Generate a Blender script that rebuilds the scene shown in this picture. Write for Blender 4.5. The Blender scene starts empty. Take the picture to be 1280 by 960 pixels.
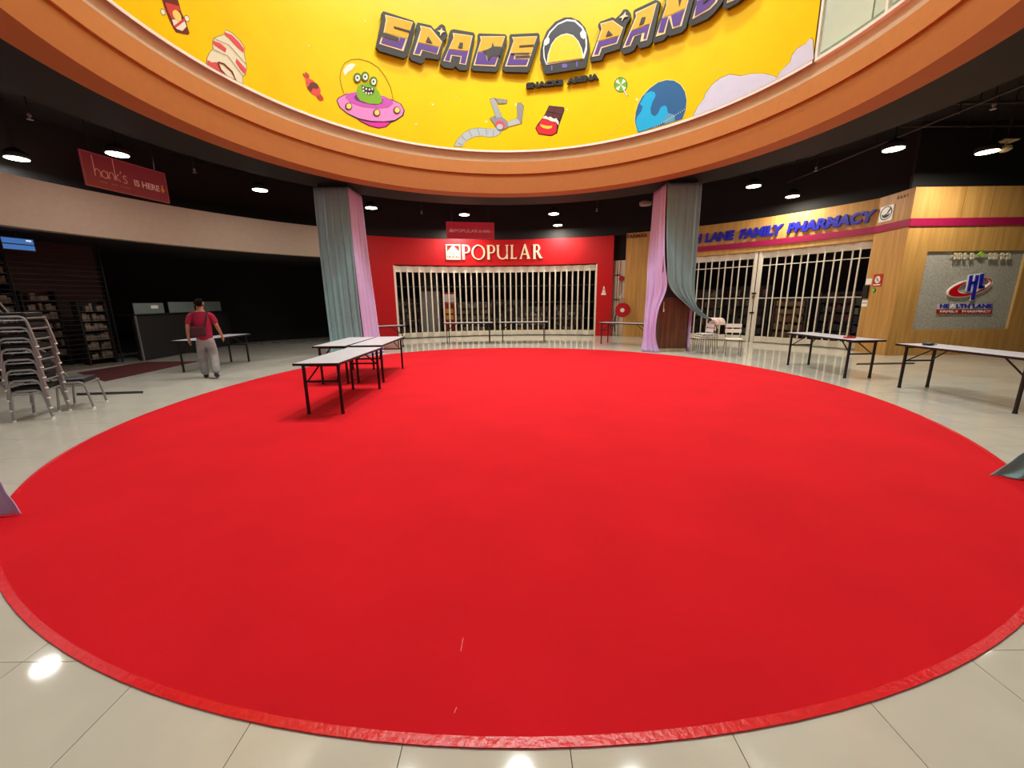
import bpy, bmesh, math, random
from mathutils import Vector, Matrix
from mathutils.geometry import tessellate_polygon
random.seed(7)
SC = bpy.context.scene
COL = SC.collection
# ---------------------------------------------------------------- camera
F_PX, PITCH, ROLL, CAM_H = 488.7, math.radians(12.09), math.radians(-0.70), 1.55
fw = Vector((0, math.cos(PITCH), -math.sin(PITCH)))
rt0 = Vector((1, 0, 0)); up0 = rt0.cross(fw)
RT = rt0 * math.cos(ROLL) + up0 * math.sin(ROLL)
UP = up0 * math.cos(ROLL) - rt0 * math.sin(ROLL)
cam_data = bpy.data.cameras.new('camera')
cam = bpy.data.objects.new('camera', cam_data); COL.objects.link(cam)
cam_data.sensor_fit = 'HORIZONTAL'; cam_data.sensor_width = 36.0
cam_data.lens = F_PX / 1280 * 36.0
cam_data.clip_start = 0.05; cam_data.clip_end = 200
cam.matrix_world = Matrix(((RT.x, UP.x, -fw.x, 0), (RT.y, UP.y, -fw.y, 0), (RT.z, UP.z, -fw.z, CAM_H), (0, 0, 0, 1)))
SC.camera = cam
# ---------------------------------------------------------------- world, exposure
w = bpy.data.worlds.new('world'); SC.world = w; w.use_nodes = True
w.node_tree.nodes['Background'].inputs[0].default_value = (0.6, 0.7, 0.9, 1)
w.node_tree.nodes['Background'].inputs[1].default_value = 0.0
SC.view_settings.view_transform = 'Standard'
SC.view_settings.look = 'None'
SC.view_settings.exposure = 0.0
SC.view_settings.gamma = 1.0
SC.view_settings.use_curve_mapping = False
P_ATRIUM, P_DOWN, P_DOWN_OUT = 135.0, 34.0, 54.0      # watts per lamp
CX, CY = 0.07, 6.70                                    # centre of the round court

# ---------------------------------------------------------------- helpers
def ray(x, y):
    return fw + RT * ((x - 640) / F_PX) - UP * ((y - 480) / F_PX)
def gnd(x, y, z=0.0):
    d = ray(x, y); t = (z - CAM_H) / d.z
    return Vector((d.x * t, d.y * t, z))
def on_y(x, y, Y):
    d = ray(x, y); t = Y / d.y
    return Vector((d.x * t, Y, CAM_H + d.z * t))
def on_cyl(x, y, R):
    d = ray(x, y); a = d.x**2 + d.y**2; b = -2 * (CX * d.x + CY * d.y); c = CX**2 + CY**2 - R * R
    t = (-b + math.sqrt(b * b - 4 * a * c)) / (2 * a)
    return math.degrees(math.atan2(d.y * t - CY, d.x * t - CX)), CAM_H + d.z * t
def pol(a, R, z=0.0):
    r = math.radians(a)
    return Vector((CX + R * math.cos(r), CY + R * math.sin(r), z))
def lin(c):
    c = c / 255.0
    return c / 12.92 if c <= 0.04045 else ((c + 0.055) / 1.055) ** 2.4
def rgb(*c): return (lin(c[0]), lin(c[1]), lin(c[2]), 1)

MATS = {}
def M(name, c, rough=0.5, metal=0.0, var=0.05, scale=9.0, bump=0.0, emit=0.0, spec=0.5, stretch=None, c2=None, coat=0.0, sheen=0.0, detail=3.0):
    if name in MATS: return MATS[name]
    m = bpy.data.materials.new(name); m.use_nodes = True; nt = m.node_tree
    b = nt.nodes['Principled BSDF']
    col = rgb(*c); hi = rgb(*c2) if c2 else tuple(min(1, k * (1 + var)) for k in col[:3]) + (1,)
    lo = col if c2 else tuple(k * (1 - var) for k in col[:3]) + (1,)
    tc = nt.nodes.new('ShaderNodeTexCoord'); no = nt.nodes.new('ShaderNodeTexNoise')
    no.inputs['Scale'].default_value = scale; no.inputs['Detail'].default_value = detail
    src = tc.outputs['Object']
    if stretch:
        mp = nt.nodes.new('ShaderNodeMapping'); mp.inputs['Scale'].default_value = stretch
        nt.links.new(src, mp.inputs['Vector']); src = mp.outputs['Vector']
    nt.links.new(src, no.inputs['Vector'])
    rp = nt.nodes.new('ShaderNodeValToRGB')
    rp.color_ramp.elements[0].color = lo; rp.color_ramp.elements[1].color = hi
    rp.color_ramp.elements[0].position = 0.3; rp.color_ramp.elements[1].position = 0.7
    nt.links.new(no.outputs['Fac'], rp.inputs['Fac']); nt.links.new(rp.outputs['Color'], b.inputs['Base Color'])
    b.inputs['Roughness'].default_value = rough; b.inputs['Metallic'].default_value = metal
    b.inputs['Specular IOR Level'].default_value = spec
    b.inputs['Coat Weight'].default_value = coat
    b.inputs['Coat Roughness'].default_value = 0.08
    b.inputs['Sheen Weight'].default_value = sheen
    if emit:
        b.inputs['Emission Color'].default_value = col; b.inputs['Emission Strength'].default_value = emit
    if bump:
        bp = nt.nodes.new('ShaderNodeBump'); bp.inputs['Strength'].default_value = bump; bp.inputs['Distance'].default_value = 0.01
        nt.links.new(no.outputs['Fac'], bp.inputs['Height']); nt.links.new(bp.outputs['Normal'], b.inputs['Normal'])
    MATS[name] = m
    return m

WBASE = {}
def tag(o, label=None, cat=None, group=None, kind=None):
    if label: o['label'] = label
    if cat: o['category'] = cat
    if group: o['group'] = group
    if kind: o['kind'] = kind
    return o
def thing(name, label, cat, loc=(0, 0, 0), rz=0.0, group=None, world=False, kind=None):
    o = bpy.data.objects.new(name, None); COL.objects.link(o)
    o.empty_display_size = 0.1
    o.location = loc; o.rotation_euler = (0, 0, rz)
    if world: o['w'] = 1; WBASE[o.name] = Vector(loc); del o['w']
    return tag(o, label, cat, group, kind)
def adopt(o, parent):
    if parent is not None:
        o.parent = parent
        q = parent; base = None
        if q.name in WBASE: base = WBASE[q.name]
        if base is not None: o.matrix_parent_inverse = Matrix.Translation(-base)
    return o
class MB:
    def __init__(s): s.v = []; s.f = []
    def add(s, vs, fs):
        n = len(s.v); s.v += [tuple(q) for q in vs]; s.f += [tuple(i + n for i in q) for q in fs]; return s
    def box(s, x0, x1, y0, y1, z0, z1):
        return s.add([(x0, y0, z0), (x1, y0, z0), (x1, y1, z0), (x0, y1, z0), (x0, y0, z1), (x1, y0, z1), (x1, y1, z1), (x0, y1, z1)],
                     [(0, 3, 2, 1), (4, 5, 6, 7), (0, 1, 5, 4), (1, 2, 6, 5), (2, 3, 7, 6), (3, 0, 4, 7)])
    def bar(s, a, b, wx, wy, up=(0, 0, 1)):
        a = Vector(a); b = Vector(b); d = (b - a).normalized(); u = Vector(up)
        if abs(d.dot(u)) > 0.98: u = Vector((1, 0, 0))
        x = d.cross(u).normalized() * wx / 2; y = x.cross(d).normalized() * wy / 2
        vs = [p + i * x + j * y for p in (a, b) for i, j in ((-1, -1), (1, -1), (1, 1), (-1, 1))]
        return s.add(vs, [(0, 1, 2, 3), (7, 6, 5, 4), (0, 4, 5, 1), (1, 5, 6, 2), (2, 6, 7, 3), (3, 7, 4, 0)])
    def tube(s, pts, r, n=8, r2=None):
        pts = [Vector(p) for p in pts]; k = len(pts); rings = []
        prev = None
        for i, p in enumerate(pts):
            d = (pts[min(i + 1, k - 1)] - pts[max(i - 1, 0)]).normalized()
            if prev is None:
                u = Vector((0, 0, 1)) if abs(d.z) < 0.9 else Vector((1, 0, 0))
                x = d.cross(u).normalized()
            else:
                x = (prev - d * prev.dot(d)).normalized()
            prev = x; y = d.cross(x)
            rr = r if r2 is None else r + (r2 - r) * i / (k - 1)
            rings.append([p + (x * math.cos(2 * math.pi * j / n) + y * math.sin(2 * math.pi * j / n)) * rr for j in range(n)])
        vs = [q for R in rings for q in R]; fs = []
        for i in range(k - 1):
            for j in range(n):
                fs.append((i * n + j, i * n + (j + 1) % n, (i + 1) * n + (j + 1) % n, (i + 1) * n + j))
        fs.append(tuple(range(n - 1, -1, -1))); fs.append(tuple((k - 1) * n + j for j in range(n)))
        return s.add(vs, fs)
    def lathe(s, prof, n=24, c=(0, 0, 0)):
        vs = []; fs = []
        for r, z in prof:
            for j in range(n):
                t = 2 * math.pi * j / n
                vs.append((c[0] + r * math.cos(t), c[1] + r * math.sin(t), c[2] + z))
        for i in range(len(prof) - 1):
            for j in range(n):
                fs.append((i * n + j, i * n + (j + 1) % n, (i + 1) * n + (j + 1) % n, (i + 1) * n + j))
        fs.append(tuple(range(n - 1, -1, -1))); fs.append(tuple((len(prof) - 1) * n + j for j in range(n)))
        return s.add(vs, fs)
    def arc(s, R0, R1, a0, a1, z0, z1, n=None):
        n = n or max(2, int(abs(a1 - a0) / 2)); full = abs(a1 - a0) > 359.9
        vs = []; fs = []
        for i in range(n + 1):
            a = a0 + (a1 - a0) * i / n
            vs += [pol(a, R0, z0), pol(a, R1, z0), pol(a, R1, z1), pol(a, R0, z1)]
        for i in range(n):
            p = 4 * i; q = p + 4
            for j in range(4):
                fs.append((p + j, q + j, q + (j + 1) % 4, p + (j + 1) % 4))
        if not full: fs += [(3, 2, 1, 0), (4 * n, 4 * n + 1, 4 * n + 2, 4 * n + 3)]
        return s.add(vs, fs)
    def prism(s, poly, mp, d0, d1):
        n = len(poly)
        vs = [mp(u, v, d0) for u, v in poly] + [mp(u, v, d1) for u, v in poly]
        fs = [tuple(range(n)), tuple(range(2 * n - 1, n - 1, -1))]
        fs += [(i, (i + 1) % n, n + (i + 1) % n, n + i) for i in range(n)]
        return s.add(vs, fs)
    def strip(s, A, B, mp, d0, d1, closed=False):
        n = len(A); vs = []
        for (u, v), (p, q) in zip(A, B): vs += [mp(u, v, d0), mp(p, q, d0), mp(p, q, d1), mp(u, v, d1)]
        fs = []
        for i in range(n if closed else n - 1):
            p = 4 * i; q = 4 * ((i + 1) % n)
            for j in range(4): fs.append((p + j, q + j, q + (j + 1) % 4, p + (j + 1) % 4))
        if not closed: fs += [(3, 2, 1, 0), (4 * n - 4, 4 * n - 3, 4 * n - 2, 4 * n - 1)]
        return s.add(vs, fs)
    def build(s, name, mat, parent=None, smooth=False, bevel=0.0, kind=None):
        me = bpy.data.meshes.new(name); me.from_pydata(s.v, [], s.f)
        bm = bmesh.new(); bm.from_mesh(me); bmesh.ops.recalc_face_normals(bm, faces=bm.faces)
        if bevel: bmesh.ops.bevel(bm, geom=bm.edges[:], offset=bevel, segments=2, affect='EDGES', profile=0.6)
        bm.to_mesh(me); bm.free()
        me.materials.append(mat)
        if smooth:
            for p in me.polygons: p.use_smooth = True
            me.set_sharp_from_angle(angle=math.radians(42))
        o = bpy.data.objects.new(name, me); COL.objects.link(o)
        adopt(o, parent)
        if kind: o['kind'] = kind
        return o
def copy_tree(o, parent=None):
    c = o.copy(); COL.objects.link(c); c.parent = parent
    if parent is not None: c.matrix_parent_inverse = o.matrix_parent_inverse.copy()
    for ch in list(o.children): copy_tree(ch, c)
    return c
def text_flat(s, bold=0.0, shear=0.0):
    cu = bpy.data.curves.new('t', 'FONT'); cu.body = s; cu.size = 1; cu.extrude = 0.5; cu.offset = bold; cu.shear = shear
    cu.resolution_u = 4
    ob = bpy.data.objects.new('t', cu); COL.objects.link(ob)
    bpy.context.view_layer.update()
    me = bpy.data.meshes.new_from_object(ob.evaluated_get(bpy.context.evaluated_depsgraph_get()))
    vs = [v.co.copy() for v in me.vertices]; fs = [tuple(p.vertices) for p in me.polygons]
    bpy.data.objects.remove(ob); bpy.data.curves.remove(cu); bpy.data.meshes.remove(me)
    x0 = min(v.x for v in vs); x1 = max(v.x for v in vs); y0 = min(v.y for v in vs); y1 = max(v.y for v in vs)
    return [((v.x - x0) / (x1 - x0), (v.y - y0) / (y1 - y0), v.z + 0.5) for v in vs], fs
def text_on(s, mp, d0, d1, name, mat, parent, bold=0.0, shear=0.0, split=False):
    """lettering mapped by mp(u in 0..1, v in 0..1, depth)"""
    vs, fs = text_flat(s, bold, shear)
    if not split:
        mb = MB(); mb.add([mp(u, v, d0 + (d1 - d0) * z) for u, v, z in vs], fs)
        return [mb.build(name, mat, parent)]
    par = list(range(len(vs)))
    def find(i):
        while par[i] != i: par[i] = par[par[i]]; i = par[i]
        return i
    for f in fs:
        for i in f[1:]: par[find(i)] = find(f[0])
    isl = {}
    for i in range(len(vs)): isl.setdefault(find(i), []).append(i)
    groups = sorted(isl.values(), key=lambda g: min(vs[i][0] for i in g)); merged = []
    for g in groups:                                     # islands that overlap in u belong to one character
        a = min(vs[i][0] for i in g); b = max(vs[i][0] for i in g)
        if merged and a < merged[-1][1] - 0.004 and (b - a) < 0.5 * (merged[-1][1] - merged[-1][0]): merged[-1][2].extend(g)
        else: merged.append([a, b, list(g)])
    out = []
    for a, b, g in merged:
        gs = set(g); idx = {i: k for k, i in enumerate(g)}
        mb = MB(); mb.add([mp(vs[i][0], vs[i][1], d0 + (d1 - d0) * vs[i][2]) for i in g], [tuple(idx[i] for i in f) for f in fs if f[0] in gs])
        out.append(mb.build(name, mat, parent))
    return out
def cyl_map(a0, a1, z0, z1, R):
    """unit square to a patch of the cylinder of radius R seen from inside; depth goes towards the centre"""
    return lambda u, v, d: pol(a0 + (a1 - a0) * u, R - d, z0 + (z1 - z0) * v)
def plane_map(o, ux, uz, n):
    o = Vector(o); ux = Vector(ux); uz = Vector(uz); n = Vector(n)
    return lambda u, v, d: o + ux * u + uz * v + n * d
def ell(cx, cy, rx, ry, n=28, a0=0, a1=360, rot=0):
    o = []; full = abs(a1 - a0) >= 359.9; c, s_ = math.cos(math.radians(rot)), math.sin(math.radians(rot))
    for i in range(n if full else n + 1):
        t = math.radians(a0 + (a1 - a0) * i / n); x = rx * math.cos(t); y = ry * math.sin(t)
        o.append((cx + x * c - y * s_, cy + x * s_ + y * c))
    return o

# ---------------------------------------------------------------- materials
m_tile = M('polished_beige_tile', (206, 201, 188), rough=0.06, var=0.05, scale=2.5, spec=0.55)
m_tile_far = m_tile
m_grout = M('dark_grout', (58, 52, 45), rough=0.9)
m_carpet = M('red_carpet', (210, 24, 36), rough=0.92, var=0.06, scale=1.3, bump=0.0, spec=0.12, sheen=0.0)
m_tape = M('red_gloss_tape', (224, 2, 24), rough=0.26, var=0.1, scale=40, bump=0.35, spec=0.4)
m_orange = M('orange_paint', (178, 108, 48), rough=0.6, var=0.03)
m_orange2 = M('light_orange_paint', (198, 130, 66), rough=0.6, var=0.03)
m_tan = M('tan_paint', (232, 214, 194), rough=0.7, var=0.04)
m_black = M('black_paint', (17, 17, 18), rough=0.75, var=0.2, scale=1.5)
m_bulk = M('charcoal_paint', (16, 18, 18), rough=0.7, var=0.1, scale=1.2)
m_white_up = M('upper_white_paint', (226, 224, 215), rough=0.8)
m_yellow = M('yellow_vinyl', (250, 214, 0), rough=0.33, var=0.03, scale=1.2, spec=0.45)
m_hem = M('white_hem', (250, 248, 242), rough=0.5)
m_beige = M('beige_fascia_paint', (178, 158, 136), rough=0.8, var=0.03)
m_red = M('shop_red_laminate', (190, 16, 26), rough=0.34, var=0.03, spec=0.5)
m_cream = M('cream_acrylic', (246, 228, 196), rough=0.4)
m_timber = M('honey_timber_laminate', (184, 136, 70), rough=0.5, scale=1.0, stretch=(14, 14, 0.9), c2=(208, 162, 92), detail=6)
m_walnut = M('dark_walnut_laminate', (66, 36, 22), rough=0.4, scale=1.0, stretch=(16, 16, 0.8), c2=(112, 66, 42), detail=6)
m_magenta = M('magenta_strip', (158, 24, 74), rough=0.4)
m_shutter = M('cream_white_metal', (232, 226, 208), rough=0.45, var=0.03)
m_blue = M('blue_acrylic', (36, 40, 168), rough=0.3)
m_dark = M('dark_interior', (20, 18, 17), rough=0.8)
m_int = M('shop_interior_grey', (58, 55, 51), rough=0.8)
m_chrome = M('grey_steel_tube', (158, 158, 160), rough=0.38, metal=0.55, var=0.02)
m_blackvinyl = M('black_vinyl', (14, 14, 17), rough=0.5)
m_tabletop = M('pale_grey_laminate', (205, 203, 212), rough=0.35, var=0.03)
m_blackmetal = M('black_steel', (20, 17, 17), rough=0.45)
m_teal = M('teal_drape', (130, 172, 178), rough=0.75, var=0.04, scale=3, sheen=0.3)
m_lilac = M('lilac_drape', (208, 184, 240), rough=0.7, var=0.03, scale=3, sheen=0.3)
m_whitepl = M('white_plastic', (246, 246, 240), rough=0.4)
m_grey = M('grey_paint', (150, 150, 148), rough=0.6)
m_lamp = M('lit_diffuser', (255, 250, 235), emit=14.0)
m_lamp_w = M('warm_lit_diffuser', (255, 244, 205), emit=12.0)
m_conc = M('grey_pebble_panel', (150, 148, 140), rough=0.85, scale=26, c2=(186, 184, 174), detail=4)

# ---------------------------------------------------------------- setting: floor
TP, TX, TY = 0.596, -0.407, 1.449
carpet_r = {-180: 5.47, -170: 5.48, -155: 5.6, -142: 5.66, -120: 5.62, -107: 5.63, -95: 5.62, -82: 5.62, -70: 5.64, -36: 5.62, -24: 5.56, -12: 5.6, 1.4: 5.67,
            17: 5.8, 48: 5.99, 67: 6.05, 80: 6.15, 90: 6.22, 105: 6.38, 120: 6.45, 145: 5.9, 164: 5.57, 180: 5.47}
_ck = sorted(carpet_r)
def carpet_R(a):
    a = (a + 180) % 360 - 180
    for i in range(len(_ck) - 1):
        if _ck[i] <= a <= _ck[i + 1]:
            t = (a - _ck[i]) / (_ck[i + 1] - _ck[i])
            p0 = carpet_r[_ck[max(i - 1, 0)]]; p1 = carpet_r[_ck[i]]; p2 = carpet_r[_ck[i + 1]]; p3 = carpet_r[_ck[min(i + 2, len(_ck) - 1)]]
            t = t * t * (3 - 2 * t)
            return p1 + (p2 - p1) * t
    return 5.5
_sm = [sum(carpet_R(i + k) for k in range(-14, 15)) / 29 for i in range(-180, 180)]
def cR(a): 
    a = (a + 180) % 360; i = int(a) % 360; t = a - int(a)
    return _sm[i] * (1 - t) + _sm[(i + 1) % 360] * t

floor = MB().box(-19, 19, -7, 20, -0.12, -0.006).build('floor', m_grout); floor['kind'] = 'structure'
def proj(p):
    v = Vector(p) - Vector((0, 0, CAM_H)); z = v.dot(fw)
    if z < 0.1: return None
    return 640 + F_PX * v.dot(RT) / z, 480 - F_PX * v.dot(UP) / z
tiles = []
for i in range(-30, 30):
    for j in range(-14, 32):
        x = TX + i * TP; y = TY + j * TP; cx, cy = x + TP / 2, y + TP / 2
        r = math.hypot(cx - CX, cy - CY); a = math.degrees(math.atan2(cy - CY, cx - CX))
        if r < cR(a) - 0.55: continue
        if r > 11.6 and not (112 < a < 180 and r < 15): 
            if not (cx > 9 and cy < 10.6 and cy > -4): continue
        q = [proj((x + dx * TP, y + dy * TP, 0)) for dx, dy in ((0, 0), (1, 0), (1, 1), (0, 1))]
        area = 0
        if all(q):
            u = sum(k[0] for k in q) / 4; v = sum(k[1] for k in q) / 4
            if -60 < u < 1340 and v < 1040:
                area = abs(sum(q[k][0] * q[(k + 1) % 4][1] - q[(k + 1) % 4][0] * q[k][1] for k in range(4))) / 2
        tiles.append((area, x, y))
tiles.sort(reverse=True)
g = 0.0016
tm = MB().box(g, TP - g, g, TP - g, -0.006, 0.0)
t0 = tm.build('floor_tile', m_tile, floor)
t0.location = (tiles[0][1], tiles[0][2], 0)
for area, x, y in tiles[1:290]:
    o = t0.copy(); COL.objects.link(o); o.parent = floor; o.location = (x, y, 0)
rest = MB()
for area, x, y in tiles[290:]:
    rest.box(x + g, x + TP - g, y + g, y + TP - g, -0.006, 0.0)
rest.build('floor_tile', m_tile, floor, kind='stuff')

# carpet
def carpet_mesh(r_in, r_out, z0, z1):
    mb = MB(); n = 180; vs = []; fs = []
    for i in range(n):
        a = i * 2; R = cR(a)
        vs += [pol(a, R + r_in, z0), pol(a, R + r_out, z0), pol(a, R + r_out, z1), pol(a, R + r_in, z1)]
    for i in range(n):
        p = 4 * i; q = 4 * ((i + 1) % n)
        for j in range(4): fs.append((p + j, q + j, q + (j + 1) % 4, p + (j + 1) % 4))
    return mb.add(vs, fs)
cm = MB(); n = 180
cm.add([pol(i * 2, cR(i * 2) - 0.03, 0.0) for i in range(n)] + [pol(i * 2, cR(i * 2) - 0.03, 0.006) for i in range(n)],
       [tuple(range(n)), tuple(range(n, 2 * n))] + [(i, (i + 1) % n, n + (i + 1) % n, n + i) for i in range(n)])
carpet = cm.build('carpet', m_carpet)
tag(carpet, 'large round bright red event carpet covering the middle of the floor', 'carpet')
carpet_mesh(-0.036, 0.0, 0.0005, 0.0075).build('edge_tape', m_tape, carpet)['label'] = 'shiny red plastic edging tape'
for pa, pb in (((579, 799), (576, 816)), ((571, 886), (568, 893))):
    a_, b_ = gnd(*pa), gnd(*pb); MB().bar((a_.x, a_.y, 0.0068), (b_.x, b_.y, 0.0068), 0.004, 0.002).build('scuff_mark', M('scuffed_red', (226, 90, 90), rough=0.5), carpet)

# ---------------------------------------------------------------- setting: ring, drum, ceiling
def struct(mb, name, mat, parent=None, smooth=True):
    o = mb.build(name, mat, parent, smooth=smooth)
    if parent is None: o['kind'] = 'structure'
    return o
FULL = (0, 360)
tr1 = struct(MB().arc(5.70, 6.16, 0, 360, 4.62, 5.13, 120), 'trim_1', m_orange)
tr2 = struct(MB().arc(5.66, 6.16, 0, 360, 5.132, 5.45, 120), 'trim_2', m_orange2)
tr3 = struct(MB().arc(5.745, 6.16, 0, 360, 5.452, 6.3, 120), 'trim_3', m_tan)
struct(MB().arc(5.80, 6.16, 0, 360, 6.302, 13.0, 120), 'wall_atrium', m_white_up)
struct(MB().arc(0.0, 6.16, 0, 360, 13.0, 13.2, 60), 'ceiling_2', m_white_up)
struct(MB().arc(6.162, 7.5, 0, 360, 4.70, 5.62, 90), 'ceiling_3', m_bulk)
struct(MB().arc(7.5, 19.0, 0, 360, 5.62, 5.8, 90), 'ceiling', m_black)
# outer walls closing the gallery
struct(MB().arc(16.0, 16.3, 0, 360, -0.1, 5.62, 90), 'wall_outer', m_black)
# gallery wall behind the photographer (beige shop fronts, dark openings)
struct(MB().arc(11.0, 11.3, 186, 354, 3.1, 4.2, 80), 'trim_4', m_beige)
struct(MB().arc(11.3, 11.5, 186, 354, 0, 5.62, 80), 'wall_front', M('dim_beige_wall', (120, 108, 96), rough=0.8))

# ---------------------------------------------------------------- atrium lamps
def atrium_lamp(x, y, k):
    t = thing('atrium_downlight', 'unseen round lamp high under the atrium roof', 'lamp', (x, y, 12.98), group='atrium roof lamps')
    MB().lathe([(0.34, 0), (0.36, -0.02), (0.36, -0.22), (0.31, -0.24), (0.30, -0.10)], 28).build('housing', m_grey, t, smooth=True)
    MB().lathe([(0.30, -0.16), (0.30, -0.18)], 28).build('diffuser', m_lamp, t)
    ld = bpy.data.lights.new('atrium_lamp_light', 'AREA'); ld.shape = 'DISK'; ld.size = 0.6; ld.spread = math.radians(112); ld.energy = P_ATRIUM * k; ld.color = (0.96, 1.0, 0.95)
    lo = bpy.data.objects.new('lamp_light', ld); COL.objects.link(lo); lo.parent = t; lo.location = (0, 0, -0.26)
for x, y, k in ((-3.3, 8.9, 1.0), (3.5, 8.9, 1.15), (0.1, 9.2, 1.6), (-2.0, 6.6, 0.45), (2.2, 6.6, 0.6), (0.1, 7.6, 0.8)):  # first two match floor reflections; other four are added, unseen fill for carpet and banner
    atrium_lamp(x, y, k)

# ---------------------------------------------------------------- gallery downlights
def downlight(a, R, lit, label, warm=False, power=1.0, k=1.0):
    p = pol(a, R, 5.62)
    t = thing('ceiling_downlight', label, 'lamp', p, group='round downlights hung under the black ceiling')
    MB().lathe([(0.185, -1.10), (0.195, -1.08), (0.195, -1.02), (0.11, -0.94), (0.03, -0.90)], 24).build('housing', m_bulk if lit else m_grey, t, smooth=True)
    MB().tube([(0, 0, 0), (0, 0, -0.92)], 0.012, 6).build('hanger_rod', m_bulk, t)
    MB().lathe([(0.175, -1.105), (0.175, -1.112)], 24).build('diffuser', (m_lamp_w if warm else m_lamp) if lit else m_grey, t)
    if lit:
        ld = bpy.data.lights.new('downlight_light', 'AREA'); ld.shape = 'DISK'; ld.size = 0.30; ld.energy = power * k
        ld.color = (1.0, 0.93, 0.78) if warm else (1.0, 0.98, 0.94)
        lo = bpy.data.objects.new('lamp_light', ld); COL.objects.link(lo); lo.parent = t; lo.location = (0, 0, -1.13)
IN = 8.2
for a, lab, warm, k in ((166.0, 'lit downlight shining just above the maroon hanging sign', False, 1.0),
                  (145.5, 'lit downlight between the maroon hanging sign and the left draped pillar', False, 0.7),
                  (123.6, 'lit downlight just right of the left draped pillar', False, 1.0),
                  (101.8, 'lit downlight right above the small red hanging sign', True, 1.3),
                  (79.6, 'upper of two lit downlights over the red shop fascia', True, 1.3),
                  (36.4, 'lit downlight nearest the right of the teal drape on the right pillar', True, 1.0),
                  (15.7, 'large lit downlight above the round pharmacy emblem plate', True, 1.0)):
    downlight(a, IN, True, lab, warm, P_DOWN, k)
downlight(57.9, 8.15, False, 'unlit grey downlight beside the lilac drape of the right pillar')
for i, a in enumerate((188, 210, 232, 254, 276, 298, 320, 342, 354)):
    downlight(a, IN, True, 'lit downlight in the gallery behind the viewer', i > 4, P_DOWN, 0.42)
for a, lab, warm, k in ((168.1, 'lit downlight at the far left edge above the beige fascia', False, 1.0),
                  (79.6, 'lower of two lit downlights over the red shop fascia', True, 1.6),
                  (35.4, 'lit downlight close above the blue pharmacy letters', True, 1.3),
                  (13.6, 'lit downlight beside a white bracket above the timber side wall', True, 1.6)):
    downlight(a, 10.4, True, lab, warm, P_DOWN_OUT, k)
downlight(101.8, 10.35, True, 'lit downlight hidden behind the small red hanging sign', True, P_DOWN_OUT, 1.6)

# ---------------------------------------------------------------- left side: beige fascia and dark restaurant front
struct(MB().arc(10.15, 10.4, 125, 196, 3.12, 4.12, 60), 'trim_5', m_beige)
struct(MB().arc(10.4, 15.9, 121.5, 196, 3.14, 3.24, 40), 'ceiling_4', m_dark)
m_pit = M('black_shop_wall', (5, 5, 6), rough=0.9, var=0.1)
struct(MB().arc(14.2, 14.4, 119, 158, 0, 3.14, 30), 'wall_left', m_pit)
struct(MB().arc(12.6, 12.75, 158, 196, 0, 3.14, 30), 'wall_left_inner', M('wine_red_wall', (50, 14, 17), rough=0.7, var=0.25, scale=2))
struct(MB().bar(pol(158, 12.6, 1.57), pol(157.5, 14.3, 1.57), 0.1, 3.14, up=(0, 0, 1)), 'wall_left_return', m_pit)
# slatted see-through shutter of the restaurant
t = thing('slatted_shutter', 'dark see-through slatted shutter closing the restaurant front at left', 'shutter', pol(168, 11.15), world=True)
for z in [0.25 + 0.118 * i for i in range(24)]:
    MB().arc(11.15, 11.165, 160.6, 186, z, z + 0.012, 14).build('slat', m_dark, t)
for a in (160.5, 169, 177.5): MB().arc(11.12, 11.15, a, a + 0.12, 0.06, 3.1, 1).build('post', m_pit, t)
MB().arc(11.10, 11.2, 160.5, 186, 0.0, 0.06, 14).build('bottom_rail', M('worn_steel', (120, 116, 110), rough=0.4, metal=0.6), t)
# racks seen dimly behind it
def rack(a, R, wd, rows, z0, dz, label, seed):
    random.seed(seed)
    c = pol(a, R); rz = math.radians(a - 90) + math.pi
    t = thing('display_rack', label, 'rack', c, math.radians(a + 90))
    MB().box(-wd / 2, wd / 2, -0.30, -0.27, 0, z0 + rows * dz).build('back_panel', m_dark, t)
    for s in (-1, 1): MB().box(s * wd / 2 - 0.02, s * wd / 2 + 0.02, -0.27, 0.0, 0, z0 + rows * dz).build('side_panel', m_dark, t)
    goods = MB()
    for r in range(rows):
        z = z0 + r * dz
        MB().box(-wd / 2 + 0.021, wd / 2 - 0.021, -0.268, 0, z - 0.015, z).build('shelf', M('shelf_board', (70, 62, 56), rough=0.6), t)
        x = -wd / 2 + 0.03
        while x < wd / 2 - 0.1:
            wv = random.uniform(0.05, 0.10)
            if random.random() < 0.82: goods.box(x, x + wv * 0.92, -0.22, -0.06, z + 0.001, z + random.uniform(0.45, 0.8) * dz)
            x += wv
    g_ = goods.build('rack_goods', M('pale_goods', (150, 136, 122), rough=0.6, scale=7, c2=(88, 74, 66)))
    g_.location = c; g_.rotation_euler = (0, 0, math.radians(a + 90))
    tag(g_, 'packed pale goods on the ' + label, 'goods', kind='stuff')
rack(168.3, 12.3, 0.86, 11, 0.25, 0.23, 'tall dim rack under the blue lit screen', 3)
rack(164.2, 12.35, 0.62, 7, 0.3, 0.23, 'lower dim rack right of the tall rack behind the shutter', 4)
rack(161.0, 11.75, 0.55, 6, 0.15, 0.25, 'small rack of pale leaflets at the edge of the restaurant front', 5)
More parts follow.
